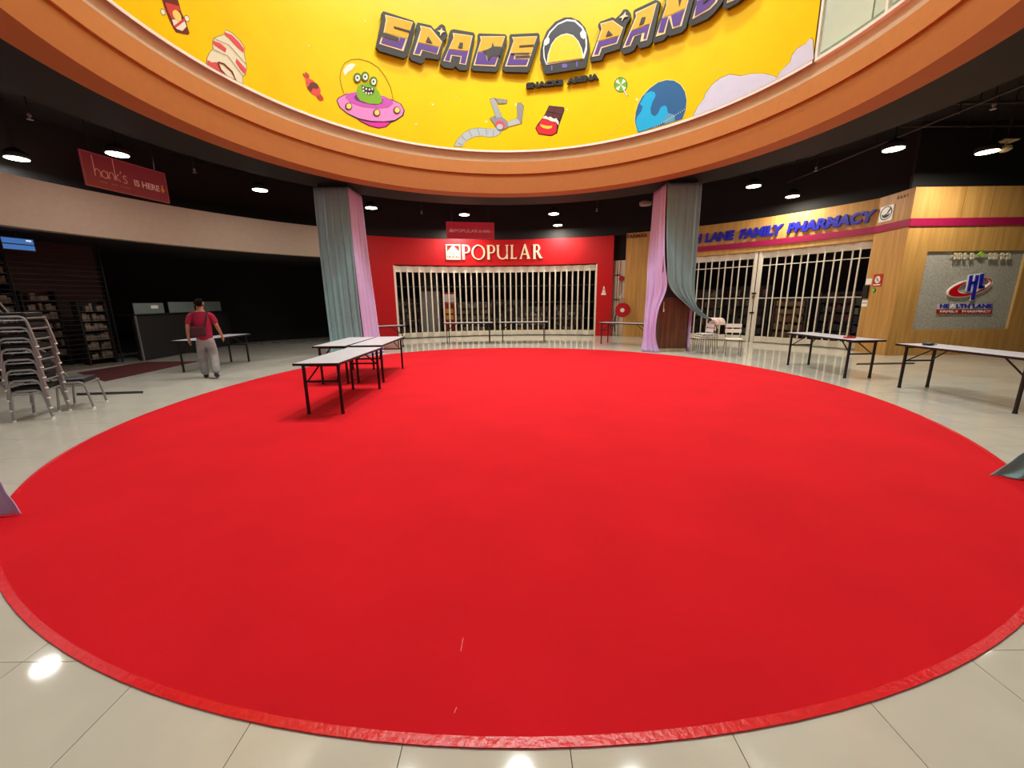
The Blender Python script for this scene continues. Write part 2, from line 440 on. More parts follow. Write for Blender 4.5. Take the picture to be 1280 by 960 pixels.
# blue screen
t = thing('wall_screen', 'small blue lit screen with two rows high at the left edge', 'screen', pol(167.9, 11.05, 2.75), world=True)
scr = cyl_map(169.3, 166.5, 2.74, 3.02, 11.06)
MB().prism([(0, 0), (1, 0), (1, 1), (0, 1)], scr, -0.05, 0).build('case', m_blackmetal, t)
m_scr = M('blue_screen', (70, 130, 205), emit=0.55, rough=0.3)
for v0, v1 in ((0.08, 0.44), (0.52, 0.92)): MB().prism([(0.04, v0), (0.96, v0), (0.96, v1), (0.04, v1)], scr, 0.001, 0.004).build('lit_row', m_scr, t)
MB().prism([(0.72, 0.74), (0.9, 0.74), (0.9, 0.86), (0.72, 0.86)], scr, 0.005, 0.006).build('pale_caption', M('screen_white', (230, 240, 250), emit=0.8), t)
MB().tube([pol(167.9, 11.10, 3.02), pol(167.9, 11.10, 3.14)], 0.02, 6).build('bracket', m_blackmetal, t)
# dark counter with three grey-green panels
A0, A1 = gnd(180, 451.5), gnd(292, 431)
t = thing('bar_counter', 'dark bar counter front with a steel end post in the black restaurant', 'counter', A0, world=True)
dv = (A1 - A0).normalized(); nv = Vector((dv.y, -dv.x, 0)); 
if nv.x < 0: nv = -nv
def cmap(u, z, d): return A0 + dv * u + Vector((0, 0, z)) + nv * d
L = (A1 - A0).length
m_counter = M('matt_black_panel', (22, 22, 24), rough=0.55)
MB().prism([(0.03, 0.02), (L, 0.02), (L, 1.24), (0.03, 1.24)], cmap, -0.12, 0).build('front_panel', m_counter, t)
MB().prism([(0.0, 0), (0.028, 0), (0.028, 1.26), (0.0, 1.26)], cmap, -0.02, 0.02).build('end_post', m_chrome, t)
MB().prism([(-0.03, 1.26), (L, 1.26), (L, 1.29), (-0.03, 1.29)], cmap, -0.45, 0.03).build('counter_top', m_blackmetal, t)
def plate_on(px0, py0, px1, py1):
    # corner pixels to u,z on the counter plane
    o = []
    for x, y in ((px0, py0), (px1, py1)):
        d = ray(x, y); k = (A0 - Vector((0, 0, CAM_H))).dot(nv) / d.dot(nv); q = Vector((0, 0, CAM_H)) + d * k
        o.append(((q - A0).dot(dv), q.z))
    return o
for q, lab in (((166, 379, 206, 391), 'grey-green glass panel with a pale sticker, nearest the leaflet rack'), ((210, 377.5, 244, 390.5), 'plain grey-green glass panel in the middle of the counter row'), ((250, 377, 277, 389), 'grey-green glass panel half behind the walking person')):
    (u0, z1), (u1, z0) = plate_on(*q)
    p = thing('counter_screen', lab, 'panel', cmap(u0, 1.292, 0), world=True, group='glass panels on the bar counter')
    MB().prism([(u0, 1.30), (u1, 1.30), (u1, z1), (u0, z1)], cmap, -0.02, 0.0).build('pane', M('grey_green_glass', (118, 134, 132), rough=0.3), p)
    MB().prism([(u0 - 0.03, 1.291), (u1 + 0.03, 1.291), (u1 + 0.03, 1.30), (u0 - 0.03, 1.30)], cmap, -0.03, 0.01).build('foot', m_blackmetal, p)
    if q[0] == 166: MB().prism([(u0 + 0.55 * (u1 - u0), 1.44), (u0 + 0.8 * (u1 - u0), 1.44), (u0 + 0.8 * (u1 - u0), 1.53), (u0 + 0.55 * (u1 - u0), 1.53)], cmap, 0.001, 0.003).build('sticker', m_whitepl, p)
# thin light strip on the floor edge of the black shop, maroon mat, dark floor strips
def floor_patch(name, pix, mat, label, cat, h=0.006):
    pts = [gnd(*p) for p in pix]; n = len(pts)
    mb = MB().add([(p.x, p.y, 0.0003) for p in pts] + [(p.x, p.y, h) for p in pts], [tuple(range(n)), tuple(range(n, 2 * n))] + [(i, (i + 1) % n, n + (i + 1) % n, n + i) for i in range(n)])
    return tag(mb.build(name, mat), label, cat)
floor_patch('door_mat', [(97, 466), (131, 477), (250, 451.5), (182, 452.5)], M('maroon_mat', (84, 30, 32), rough=0.95, scale=60, var=0.2), 'dark maroon mat on the tiles before the restaurant', 'mat')
floor_patch('cable_cover', [(96, 494.5), (96, 492), (179, 489.5), (179, 491.5)], m_blackmetal, 'thin black cable cover lying beside the chair stacks', 'cable cover', 0.012)
floor_patch('cable_cover', [(1070, 456), (1072, 454.5), (1143, 453.5), (1143, 455)], m_blackmetal, 'thin black cable cover lying behind the two right tables', 'cable cover', 0.012)

# ---------------------------------------------------------------- red bookshop front
RW = 10.9
wall_back = struct(MB().arc(RW, RW + 0.22, 67.6, 122, 3.02, 4.08, 40), 'wall_back', m_red)
MB().arc(RW, RW + 0.22, 116.25, 122, 0, 3.019, 6).build('jamb', m_red, wall_back)
MB().arc(RW, RW + 0.22, 67.6, 70.95, 0, 3.019, 6).build('jamb', m_red, wall_back)
struct(MB().arc(RW + 0.1, RW + 0.3, 60, 196, 4.085, 5.62, 60), 'wall_upper_back', m_black)
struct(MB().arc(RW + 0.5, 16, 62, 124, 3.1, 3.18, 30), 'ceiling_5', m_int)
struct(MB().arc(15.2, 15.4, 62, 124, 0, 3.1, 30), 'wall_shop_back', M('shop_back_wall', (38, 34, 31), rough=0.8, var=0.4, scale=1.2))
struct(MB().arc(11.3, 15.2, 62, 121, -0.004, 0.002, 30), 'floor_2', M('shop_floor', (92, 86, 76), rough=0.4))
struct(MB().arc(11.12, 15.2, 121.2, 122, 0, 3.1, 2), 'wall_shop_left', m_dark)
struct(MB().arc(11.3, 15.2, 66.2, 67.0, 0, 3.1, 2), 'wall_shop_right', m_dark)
def folding_shutter(a0, a1, R, zt, zb, zh, nb, label, cross=(), amp=0.045, bw=0.05):
    t = thing('folding_shutter', label, 'shutter', pol((a0 + a1) / 2, R), world=True)
    pts = [(a0 + (a1 - a0) * i / nb, R + (amp if i % 2 else -amp)) for i in range(nb + 1)]
    for i, (a, r) in enumerate(pts):
        c = pol(a, r); rad = (Vector((CX, CY, 0)) - c).normalized()
        MB().bar((c.x, c.y, zb), (c.x, c.y, zt), bw, 0.03, up=rad).build('bar', m_shutter, t)
    for i in range(nb):
        (p, r), (q, s) = pts[i], pts[i + 1]
        A = pol(p, r); B = pol(q, s); m_ = MB(); 
        for z0, z1, nm in ((0.03, zb, 'bottom_panel'), (zt, zh, 'top_panel')):
            mid = (A + B) / 2
            MB().bar(Vector((A.x, A.y, (z0 + z1) / 2)), Vector((B.x, B.y, (z0 + z1) / 2)), 0.022, z1 - z0).build(nm, m_shutter, t)
    for z in cross:
        mb = MB()
        for i in range(nb):
            A = pol(*pts[i], z); B = pol(*pts[i + 1], z); mb.bar(A, B, 0.02, 0.028)
        mb.build('cross_rail', m_shutter, t)
    return t
t = folding_shutter(115.9, 71.3, RW + 0.12, 2.74, 0.24, 2.98, 35, 'long cream folding grille shutter closing the red shop front', bw=0.058)
for z in (0.75, 1.45, 2.15): MB().arc(RW + 0.13, RW + 0.14, 71.3, 115.9, z, z + 0.008, 35).build('link_rod', m_grey, t)
for a in (70.95, 116.0): MB().arc(RW + 0.02, RW + 0.16, a, a + 0.28, 0, 3.0, 1).build('side_channel', m_shutter, t)
MB().arc(RW + 0.05, RW + 0.2, 71, 116.2, 0.0, 0.03, 35).build('floor_track', m_blackmetal, t)
# cream serif letters and emblem, drawn in sign units (x right, y up; 1 unit = cap height)
sg = thing('shop_sign', 'large cream raised lettering with square emblem on the red fascia', 'sign', pol(94, RW, 3.25), world=True)
aL, zT = on_cyl(557, 305.5, RW - 0.03); aR, _ = on_cyl(678.5, 323, RW - 0.03)
def pm(px, py, d):            # crop pixels of the sign (x 140..1175, y 140..282) to the fascia
    return pol(aL + (aR - aL) * (px - 148) / (1175 - 148), RW - d, 3.87 - (py - 140) / 140 * 0.60)
def letter(parts, nm='letter'):
    mb = MB()
    for p in parts:
        if p[0] == 'p': mb.prism(p[1], pm, 0.004, 0.05)
        else: mb.strip(p[1], p[2], pm, 0.004, 0.05, p[3])
    mb.build(nm, m_cream, sg)
def bowl(x0, x1, y0, y1, th, n=10):
    cy = (y0 + y1) / 2; ry = (y1 - y0) / 2
    A = [(x0, y0)] + [(x1 - ry + (ry) * math.sin(math.pi * i / n), cy - ry * math.cos(math.pi * i / n)) for i in range(n + 1)] + [(x0, y1)]
    B = [(x0, y0 + 9)] + [(x1 - ry + (ry - th) * math.sin(math.pi * i / n), cy - (ry - 9) * math.cos(math.pi * i / n)) for i in range(n + 1)] + [(x0, y1 - 9)]
    return ('s', A, B, False)
def P_(x): return [('p', [(x, 148), (x + 24, 148), (x + 24, 272), (x + 30, 280), (x - 6, 280), (x, 272)]), ('p', [(x - 6, 142), (x + 30, 142), (x + 30, 150), (x, 150)]), bowl(x + 20, x + 84, 142, 220, 20)]
letter(P_(318)); letter(P_(584))
letter([('s', ell(488, 211, 72, 71), ell(488, 211, 54, 62), True)])
letter([('s', [(686, 144)] + [(686, 225)] + ell(744, 225, 58, 55, 12, 180, 0) + [(802, 144)], [(708, 144)] + [(708, 225)] + ell(746, 225, 38, 44, 12, 180, 0) + [(784, 144)], False), ('p', [(680, 142), (716, 142), (716, 149), (680, 149)]), ('p', [(776, 142), (810, 142), (810, 149), (776, 149)]), ('p', [(784, 200), (802, 200), (802, 276), (784, 276)])])
letter([('p', [(836, 144), (856, 144), (856, 275), (836, 275)]), ('p', [(828, 266), (892, 264), (898, 250), (896, 276), (828, 276)]), ('p', [(828, 142), (864, 142), (864, 149), (828, 149)])])
letter([('p', [(978, 136), (992, 136), (1036, 266), (1044, 276), (1002, 276), (1010, 266), (978, 160)]), ('p', [(978, 136), (988, 150), (948, 266), (956, 276), (924, 276), (934, 266)]), ('p', [(958, 226), (1010, 226), (1012, 236), (954, 236)])])
letter(P_(1074)[:2] + [bowl(1094, 1146, 142, 210, 20), ('p', [(1102, 204), (1128, 204), (1162, 262), (1178, 272), (1146, 276), (1138, 268)])])
emb = [('p', [(148, 140), (298, 140), (298, 150), (148, 150)]), ('p', [(148, 262), (298, 262), (298, 282), (148, 282)]), ('p', [(148, 150), (158, 150), (158, 262), (148, 262)]), ('p', [(288, 150), (298, 150), (298, 262), (288, 262)])]
emb.append(('p', [(223, 150), (236, 162), (286, 208), (286, 246), (270, 258), (176, 258), (160, 246), (160, 208), (212, 160)]))
letter(emb, 'emblem')
for p_ in ([(166, 222), (218, 176), (221, 180), (169, 227)], [(178, 236), (230, 188), (233, 192), (181, 241)], [(236, 196), (282, 236), (279, 241), (233, 201)], [(212, 216), (248, 250), (244, 254), (208, 221)], [(172, 262), (186, 244), (200, 262)], [(206, 262), (220, 246), (234, 262)], [(242, 262), (256, 246), (270, 262)]):
    MB().prism(p_, pm, 0.0505, 0.053).build('emblem_line', M('dark_red_line', (120, 16, 22), rough=0.5), sg)

# small red hanging sign
def hang_sign(a0, a1, z0, z1, R, mat, label, group):
    t = thing('hanging_sign', label, 'sign', pol((a0 + a1) / 2, R, z0), world=True, group=group)
    A, B = pol(a0, R), pol(a1, R); ux = B - A; n = Vector((CX, CY, 0)) - (A + B) / 2; n.normalize()
    mp = plane_map((A.x, A.y, z0), ux, (0, 0, z1 - z0), n)
    MB().prism([(0, 0), (1, 0), (1, 1), (0, 1)], mp, -0.03, 0).build('board', mat, t)
    e = 0.012; L_ = ux.length; H_ = z1 - z0; m_e = M('sign_edge_' + mat.name, (196, 110, 120) if 'maroon' in mat.name else (220, 120, 140), rough=0.4)
    for q in ([(0, 0), (1, 0), (1, e / H_), (0, e / H_)], [(0, 1 - e / H_), (1, 1 - e / H_), (1, 1), (0, 1)], [(0, e / H_), (e / L_, e / H_), (e / L_, 1 - e / H_), (0, 1 - e / H_)], [(1 - e / L_, e / H_), (1, e / H_), (1, 1 - e / H_), (1 - e / L_, 1 - e / H_)]):
        MB().prism(q, mp, 0.0005, 0.004).build('edge_strip', m_e, t)
    for u in (0.12, 0.88):
        p = mp(u, 1, -0.015); MB().tube([p, (p.x, p.y, 5.62)], 0.006, 6).build('hanger_wire', m_bulk, t)
    return t, mp
m_maroon = M('maroon_sign_board', (150, 62, 84), rough=0.35)
m_rose = M('rose_red_sign_board', (218, 56, 104), rough=0.35)
m_print = M('white_print', (240, 232, 226), rough=0.5)
m_pink = M('pale_pink_print', (246, 206, 208), rough=0.5)
m_goldp = M('gold_print', (226, 178, 66), rough=0.5)
RS = 7.9
s0, z_a = on_cyl(557.5, 277, RS); s1, z_b = on_cyl(618, 299, RS)
t, mp = hang_sign(s0, s1, z_b, z_a, RS, m_rose, 'small rose-red hanging sign over the red shop fascia', 'hanging signs')
def sub(mp, u0, u1, v0, v1): return lambda u, v, d: mp(u0 + (u1 - u0) * u, v0 + (v1 - v0) * v, d)
text_on('POPULAR', sub(mp, 0.16, 0.655, 0.38, 0.57), 0.001, 0.004, 'lettering', m_print, t, bold=0.012)
text_on('IS HERE', sub(mp, 0.675, 0.91, 0.39, 0.54), 0.001, 0.004, 'lettering', m_print, t, bold=0.03)
MB().prism([(0.055, 0.38), (0.145, 0.38), (0.145, 0.5), (0.10, 0.6), (0.055, 0.5)], mp, 0.001, 0.004).build('emblem', m_pink, t)
MB().prism([(0.95, 0.56), (0.96, 0.56), (0.96, 0.45), (0.975, 0.45), (0.955, 0.36), (0.935, 0.45), (0.95, 0.45)], mp, 0.001, 0.004).build('arrow', m_goldp, t)
# maroon hanging sign
RS = 7.75
s0, z_a = on_cyl(97, 182, RS); s1, z_b = on_cyl(213, 257, RS); _, z_a2 = on_cyl(207, 220, RS); _, z_b2 = on_cyl(107, 228, RS)
t, mp = hang_sign(s0, s1, (z_b + z_b2) / 2, (z_a + z_a2) / 2, RS, m_maroon, 'long maroon hanging sign over the beige fascia at left', 'hanging signs')
def ink(pts, th, mat, name='lettering'):
    mb = MB()
    for seg in pts:
        n = len(seg); A = []; B = []
        for i in range(n):
            dx = (seg[min(i + 1, n - 1)][0] - seg[max(i - 1, 0)][0]) * 2.6; dy = seg[min(i + 1, n - 1)][1] - seg[max(i - 1, 0)][1]
            l = math.hypot(dx, dy) or 1; nx, ny = -dy / l * th / 2.6, dx / l * th
            A.append((seg[i][0] + nx, seg[i][1] + ny)); B.append((seg[i][0] - nx, seg[i][1] - ny))
        mb.strip(A, B, mp, 0.001, 0.004)
    mb.build(name, mat, t)
ink([[(0.12, 0.92), (0.12, 0.34)], [(0.12, 0.46), (0.14, 0.55), (0.165, 0.55), (0.18, 0.46), (0.18, 0.34)],
     [(x, y) for x, y in ell(0.225, 0.44, 0.033, 0.105, 14)] + [(0.258, 0.44)], [(0.258, 0.55), (0.258, 0.34)],
     [(0.275, 0.34), (0.275, 0.46), (0.29, 0.55), (0.315, 0.55), (0.33, 0.46), (0.33, 0.34)], [(0.345, 0.98), (0.345, 0.34)], [(0.385, 0.55), (0.348, 0.44), (0.395, 0.34)],
     [(0.415, 0.66), (0.408, 0.58)], [(0.475, 0.53), (0.455, 0.56), (0.435, 0.52), (0.445, 0.46), (0.468, 0.42), (0.472, 0.36), (0.455, 0.32), (0.43, 0.35)]], 0.011, m_pink)
text_on('IS HERE', sub(mp, 0.56, 0.885, 0.32, 0.52), 0.001, 0.004, 'lettering', m_print, t, bold=0.025)
ink([[(0.15, 0.20), (0.235, 0.20)], [(0.275, 0.20), (0.36, 0.20)], [(0.385, 0.20), (0.50, 0.20)]], 0.018, M('dim_pink_print', (176, 104, 112), rough=0.5), 'small_print')
MB().prism([(0.917, 0.56), (0.937, 0.56), (0.937, 0.42), (0.957, 0.42), (0.927, 0.3), (0.897, 0.42), (0.917, 0.42)], mp, 0.001, 0.004).build('arrow', m_goldp, t)

# goods and shelves inside the red shop
HUE = {(150, 148, 142): 'pale grey', (96, 90, 84): 'brown grey', (66, 74, 88): 'slate blue', (104, 66, 58): 'dull red', (140, 132, 104): 'khaki', (60, 60, 62): 'dark grey', (128, 126, 120): 'light grey', (104, 50, 44): 'brick red', (74, 80, 72): 'grey green', (84, 74, 84): 'grey mauve', (52, 56, 72): 'dark blue', (44, 42, 42): 'blackish', (150, 118, 64): 'mustard', (128, 108, 70): 'tan', (120, 70, 44): 'rust'}
def shop_shelf(x, y, z_top, wd, rz, label, cols, seed, rows=5):
    random.seed(seed)
    t = thing('shop_shelf', label, 'shelf', (x, y, 0.003), rz)
    m_s = M('grey_shop_shelf', (84, 81, 76), rough=0.5)
    MB().box(-wd / 2, wd / 2, 0.30, 0.33, 0, z_top).build('back_panel', m_s, t)
    for s in (-1, 1): MB().box(s * wd / 2 - 0.02, s * wd / 2 + 0.02, -0.02, 0.299, 0, z_top).build('side_panel', m_s, t)
    buckets = {}
    dz = (z_top - 0.15) / rows
    for r in range(rows):
        z = 0.12 + r * dz
        MB().box(-wd / 2 + 0.021, wd / 2 - 0.021, -0.02, 0.299, z - 0.02, z).build('shelf_board', m_s, t)
        xx = -wd / 2 + 0.04
        while xx < wd / 2 - 0.16:
            wv = random.uniform(0.06, 0.16)
            buckets.setdefault(random.randrange(len(cols)), MB()).box(xx, xx + wv * 0.94, 0.02, 0.25, z + 0.001, z + random.uniform(0.5, 0.85) * dz)
            xx += wv
    for k, mb in buckets.items():
        nm = 'shop_goods'; c = cols[k]
        o = mb.build(nm, M('goods_%d_%d_%d' % c, c, rough=0.5, scale=14, var=0.3)); o.location = (x, y, 0.003); o.rotation_euler = (0, 0, rz)
        tag(o, '%s packed items on the %s' % (HUE.get(c, 'dull'), label), 'goods', kind='stuff')
BOOK = [(150, 148, 142), (96, 90, 84), (66, 74, 88), (104, 66, 58), (140, 132, 104), (60, 60, 62)]
for k, (a, R, wd, zt, lab) in enumerate(((112.5, 13.2, 1.7, 1.7, 'low shelf at the left end behind the grille'), (104.2, 14.2, 1.6, 1.9, 'shelf behind the red promotion poster'), (98.2, 13.0, 1.9, 1.5, 'shelf of bright goods left of the middle of the grille'),
                                  (91.0, 13.8, 1.8, 1.6, 'shelf behind the two tables at the grille'), (85.6, 12.7, 1.5, 1.25, 'low crowded table-high shelf right of the middle of the grille'), (78.0, 12.8, 1.3, 1.3, 'low shelf at the right end behind the grille'))):
    c = pol(a, R); shop_shelf(c.x, c.y, zt, wd, math.radians(a - 90), lab, BOOK, 20 + k)
t = thing('shop_column', 'plain grey column inside the red shop behind the grille', 'column', pol(107.6, 12.6))
MB().box(-0.42, 0.42, -0.3, 0.3, 0, 2.0).build('lower_cladding', m_grey, t, bevel=0.01); MB().box(-0.36, 0.36, -0.26, 0.26, 2.0, 3.08).build('shaft', m_int, t)
t = thing('promotion_poster', 'tall red poster with yellow figures inside the red shop', 'poster', pol(103.9, 12.2), math.radians(14))
MB().box(-0.3, 0.3, -0.015, 0.015, 0.08, 1.95).build('panel', M('poster_red', (150, 26, 26), rough=0.4), t)
MB().box(-0.32, 0.32, -0.12, 0.12, 0, 0.08).build('foot', m_blackmetal, t)
for z0, z1 in ((1.0, 1.2), (0.72, 0.9)): MB().box(-0.18, 0.16, -0.022, -0.016, z0, z1).build('yellow_print', m_goldp, t)
MB().box(-0.22, 0.22, -0.022, -0.016, 1.5, 1.86).build('white_print', m_print, t)

# ---------------------------------------------------------------- riser niche with hose reel
struct(MB().arc(11.25, 11.4, 65.0, 67.7, 0, 3.12, 4), 'wall_niche', m_whitepl)
struct(MB().arc(11.25, 11.4, 64.3, 67.7, 3.13, 4.085, 4), 'wall_niche_top', m_black)
t = thing('riser_pipes', 'thin white fire riser pipes standing in the niche by the hose reel', 'pipes', pol(66, 11.2), world=True)
for a, r in ((67.1, 0.045), (66.5, 0.03)): MB().tube([pol(a, 11.17, 0), pol(a, 11.17, 3.1)], r, 10).build('pipe', m_whitepl, t, smooth=True)
for z in (0.5, 1.5, 2.5): MB().arc(11.11, 11.24, 66.3, 67.3, z, z + 0.04, 2).build('clamp', m_blackmetal, t)
c = pol(65.85, 11.10, 1.62); MB().tube([c + Vector((0, 0, -0.05)), c + Vector((0, 0, 0.05))], 0.06, 12).build('pressure_gauge', m_whitepl, t)
t = thing('alarm_bell', 'small round red alarm bell on the niche wall', 'bell', pol(65.85, 11.2, 2.3), world=True)
c = pol(65.85, 11.235, 2.38); n = (pol(65.85, 10, 2.38) - c).normalized()
MB().tube([c, c + n * 0.03, c + n * 0.07, c + n * 0.085], 0.10, 18).build('gong', M('alarm_red', (190, 20, 26), rough=0.35), t, smooth=True)
MB().tube([c + n * 0.085, c + n * 0.1], 0.025, 10).build('hub', m_chrome, t)
MB().tube([c + Vector((0, 0, -0.1)), c + Vector((0, 0, -0.62))], 0.012, 6).build('conduit', m_blackmetal, t)
t = thing('hose_reel', 'round red fire hose reel with white hub beside the timber wall', 'hose reel', pol(64.8, 10.9, 0.8), world=True)
c = pol(64.9, 10.74, 1.10); n = (pol(64.9, 9, 1.10) - c).normalized()
m_reel = M('reel_red', (186, 18, 30), rough=0.35)
for o_, th in ((0.0, 0.012), (0.14, 0.012)): MB().tube([c + n * o_, c + n * (o_ + th)], 0.29, 32).build('disc', m_reel, t, smooth=True)
MB().tube([c + n * 0.012, c + n * 0.14], 0.24, 24).build('coiled_hose', m_blackmetal, t, smooth=True)
MB().tube([c + n * 0.152, c + n * 0.172], 0.085, 20).build('hub', m_whitepl, t, smooth=True)
MB().tube([c, c - n * 0.175], 0.03, 8).build('wall_bracket', m_reel, t)
sd = Vector((-n.y, n.x, 0)); sd = sd if sd.x < 0 else -sd
MB().tube([c + sd * 0.2 + n * 0.08 + Vector((0, 0, -0.05)), c + sd * 0.30 + n * 0.06 + Vector((0, 0, -0.3)), c + sd * 0.33 + n * 0.05 + Vector((0, 0, -0.6)), c + sd * 0.3 + Vector((0, 0, -0.9))], 0.022, 8).build('hanging_hose', m_blackmetal, t, smooth=True)
# white fire label on the red jamb
t = thing('wall_sticker', 'small white notice sticker on the red right jamb', 'sticker', pol(69.4, RW, 1.7), world=True)
mp = cyl_map(70.0, 68.75, 1.72, 2.08, RW)
for p in ([(0.1, 0.0), (0.9, 0.0), (0.9, 0.25), (0.1, 0.25)], [(0.2, 0.3), (0.8, 0.3), (0.7, 0.52), (0.3, 0.52)], [(0.25, 0.58), (0.75, 0.58), (0.75, 0.66), (0.25, 0.66)], [(0.38, 0.72), (0.62, 0.72), (0.6, 0.98), (0.4, 0.98)]):
    MB().prism(p, mp, 0.001, 0.004).build('print_patch', m_print, t)

# ---------------------------------------------------------------- pharmacy front
RP = 10.92
wall_right = struct(MB().arc(RP, RP + 0.2, 24.9, 65.0, 3.06, 4.12, 40), 'wall_right', m_timber)
MB().arc(RP, RP + 0.2, 55.5, 65.0, 0, 3.059, 8).build('timber_panel', m_timber, wall_right)
for a in (57.7, 60.0, 62.3): MB().arc(RP - 0.003, RP + 0.01, a, a + 0.04, 0, 3.05, 1).build('joint', M('timber_joint', (96, 62, 28), rough=0.7), wall_right)
struct(MB().arc(RP - 0.035, RP - 0.001, 24.85, 56.0, 3.22, 3.40, 30), 'trim_6', m_magenta)
KC = Vector((9.87, 10.25, 0)); KB = pol(24.95, RP)
def poly_wall(pts, z0, z1, name, mat, parent=None, th=0.2):
    mb = MB()
    for a, b in zip(pts, pts[1:]):
        a = Vector(a); b = Vector(b); d = (b - a); nn = Vector((d.y, -d.x, 0)).normalized()
        if nn.dot(Vector((CX, CY, 0)) - a) > 0: nn = -nn
        mb.add([(p.x, p.y, z) for z in (z0, z1) for p in (a, b, b + nn * th, a + nn * th)], [(0, 1, 2, 3), (4, 5, 6, 7), (0, 1, 5, 4), (1, 2, 6, 5), (2, 3, 7, 6), (3, 0, 4, 7)])
    return mb.build(name, mat, parent)
EX = Vector((16.5, 10.25, 0))
wcol = MB().add([(p.x, p.y, z) for z in (0, 4.12) for p in (KB, KC, KC + Vector((0.25, 0.01, 0)), KB + Vector((0.25, 0, 0)))], [(0, 1, 2, 3), (4, 5, 6, 7), (0, 1, 5, 4), (1, 2, 6, 5), (2, 3, 7, 6), (3, 0, 4, 7)]).build('wall_column', m_timber); wcol['kind'] = 'structure'
# side wall with recessed panel opening x 10.44..12.95, z 0.66..2.62
px0, px1, pz0, pz1 = 10.46, 12.96, 0.66, 2.62
ws = MB()
for a, b, c_, d_ in ((9.875, px0, 0, 4.12), (px1, 16.5, 0, 4.12), (px0, px1, 0, pz0), (px0, px1, pz1, 4.12)): ws.box(a, b, 10.25, 10.42, c_, d_)
ws = ws.build('wall_side', m_timber); ws['kind'] = 'structure'
MB().box(px0, px1, 10.30, 10.42, pz0, pz1).build('recessed_panel', m_conc, ws)['label'] = 'grey pebble textured recessed panel'
MB().box(px1 - 0.012, px1 - 0.001, 10.262, 10.299, pz0 + 0.001, pz1 - 0.001).build('panel_trim', M('gold_trim', (196, 170, 110), rough=0.3), ws)
for x in (11.1, 11.8, 13.4, 14.2): MB().box(x, x + 0.006, 10.247, 10.252, 3.42, 4.12).build('joint', MATS['timber_joint'], ws)
tm7 = MB().box(9.85, 16.5, 10.215, 10.249, 3.22, 3.40); tm7.box(0, 0.001, 0, 0.001, 3.3, 3.301) if False else None
tm7 = tm7.build('trim_7', m_magenta); tm7['kind'] = 'structure'
d = (KC - KB).normalized(); nn = Vector((d.y, -d.x, 0)); nn = nn if nn.dot(Vector((CX, CY, 0)) - KB) > 0 else -nn
tq = MB().bar(KB - d * 0.04 + nn * 0.018 + Vector((0, 0, 3.31)), KC + d * 0.012 + nn * 0.018 + Vector((0, 0, 3.31)), 0.034, 0.18).build('trim_8', m_magenta); tq['kind'] = 'structure'
tq = MB().add([(KC + a_).to_tuple()[:2] + (z_,) for z_ in (3.22, 3.40) for a_ in (Vector((0.02, 0.0, 0)), Vector((0.02, -0.036, 0)), nn * 0.036 + Vector((0, -0.02, 0)), nn * 0.036 - d * 0.03, -d * 0.03)],
    [(0, 1, 2, 3, 4), (5, 6, 7, 8, 9)] + [(i, (i + 1) % 5, 5 + (i + 1) % 5, 5 + i) for i in range(5)]).build('trim_9', m_magenta); tq['kind'] = 'structure'
struct(MB().box(9.93, 16.5, 10.43, 10.5, 4.0, 5.62), 'wall_side_upper', m_black)
struct(MB().arc(RP + 0.21, RP + 0.4, 22, 64.3, 4.0, 5.62, 20), 'wall_upper_right', m_black)
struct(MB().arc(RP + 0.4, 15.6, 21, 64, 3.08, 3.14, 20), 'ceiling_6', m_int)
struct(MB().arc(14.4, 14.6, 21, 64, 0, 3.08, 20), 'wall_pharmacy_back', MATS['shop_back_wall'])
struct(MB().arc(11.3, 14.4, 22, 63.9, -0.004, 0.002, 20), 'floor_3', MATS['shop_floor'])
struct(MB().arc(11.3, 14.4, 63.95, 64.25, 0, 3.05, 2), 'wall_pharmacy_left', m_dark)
struct(MB().arc(11.2, 14.4, 20.8, 21.6, 0, 3.05, 2), 'wall_pharmacy_right', m_dark)
folding_shutter(55.4, 41.2, RP + 0.12, 2.84, 0.22, 3.05, 12, 'cream folding grille shutter left of the white door post', cross=(2.6, 1.52), bw=0.034)
folding_shutter(39.9, 25.25, RP + 0.12, 2.84, 0.22, 3.05, 13, 'cream folding grille shutter right of the white door post', cross=(2.6, 1.52), bw=0.034)
t = thing('door_post', 'pair of white posts with a padlocked latch between the pharmacy shutters', 'post', pol(40.5, RP + 0.1), world=True)
for a, b in ((40.62, 41.12), (39.95, 40.45)): MB().arc(RP + 0.03, RP + 0.15, a, b, 0, 3.05, 1).build('post_half', m_shutter, t)
MB().arc(RP + 0.05, RP + 0.14, 40.45, 40.62, 0, 3.05, 1).build('gap_strip', m_dark, t)
for z in (1.66, 1.0): MB().arc(RP - 0.01, RP + 0.03, 40.2, 40.9, z, z + 0.05, 1).build('latch', m_blackmetal, t)
c = pol(40.55, RP, 1.56); MB().box(c.x - 0.03, c.x + 0.03, c.y - 0.03, c.y + 0.03, 1.5, 1.6).build('padlock', M('brass', (150, 120, 60), rough=0.3, metal=0.8), t, bevel=0.006)
MEDS = [(128, 126, 120), (104, 50, 44), (74, 80, 72), (84, 74, 84), (52, 56, 72), (44, 42, 42)]
for k, (a, R, wd, zt, lab) in enumerate(((51.5, 12.6, 1.5, 1.9, 'pharmacy shelf behind the white stacked chairs'), (45.0, 13.3, 1.6, 2.0, 'pharmacy shelf behind the single white chair'),
                                        (30.6, 12.9, 1.5, 1.7, 'pharmacy shelf seen past the left end of the right table'), (26.4, 12.3, 1.0, 1.6, 'pharmacy shelf at the timber column end'))):
    c = pol(a, R); shop_shelf(c.x, c.y, zt, wd, math.radians(a - 90), lab, MEDS, 40 + k)
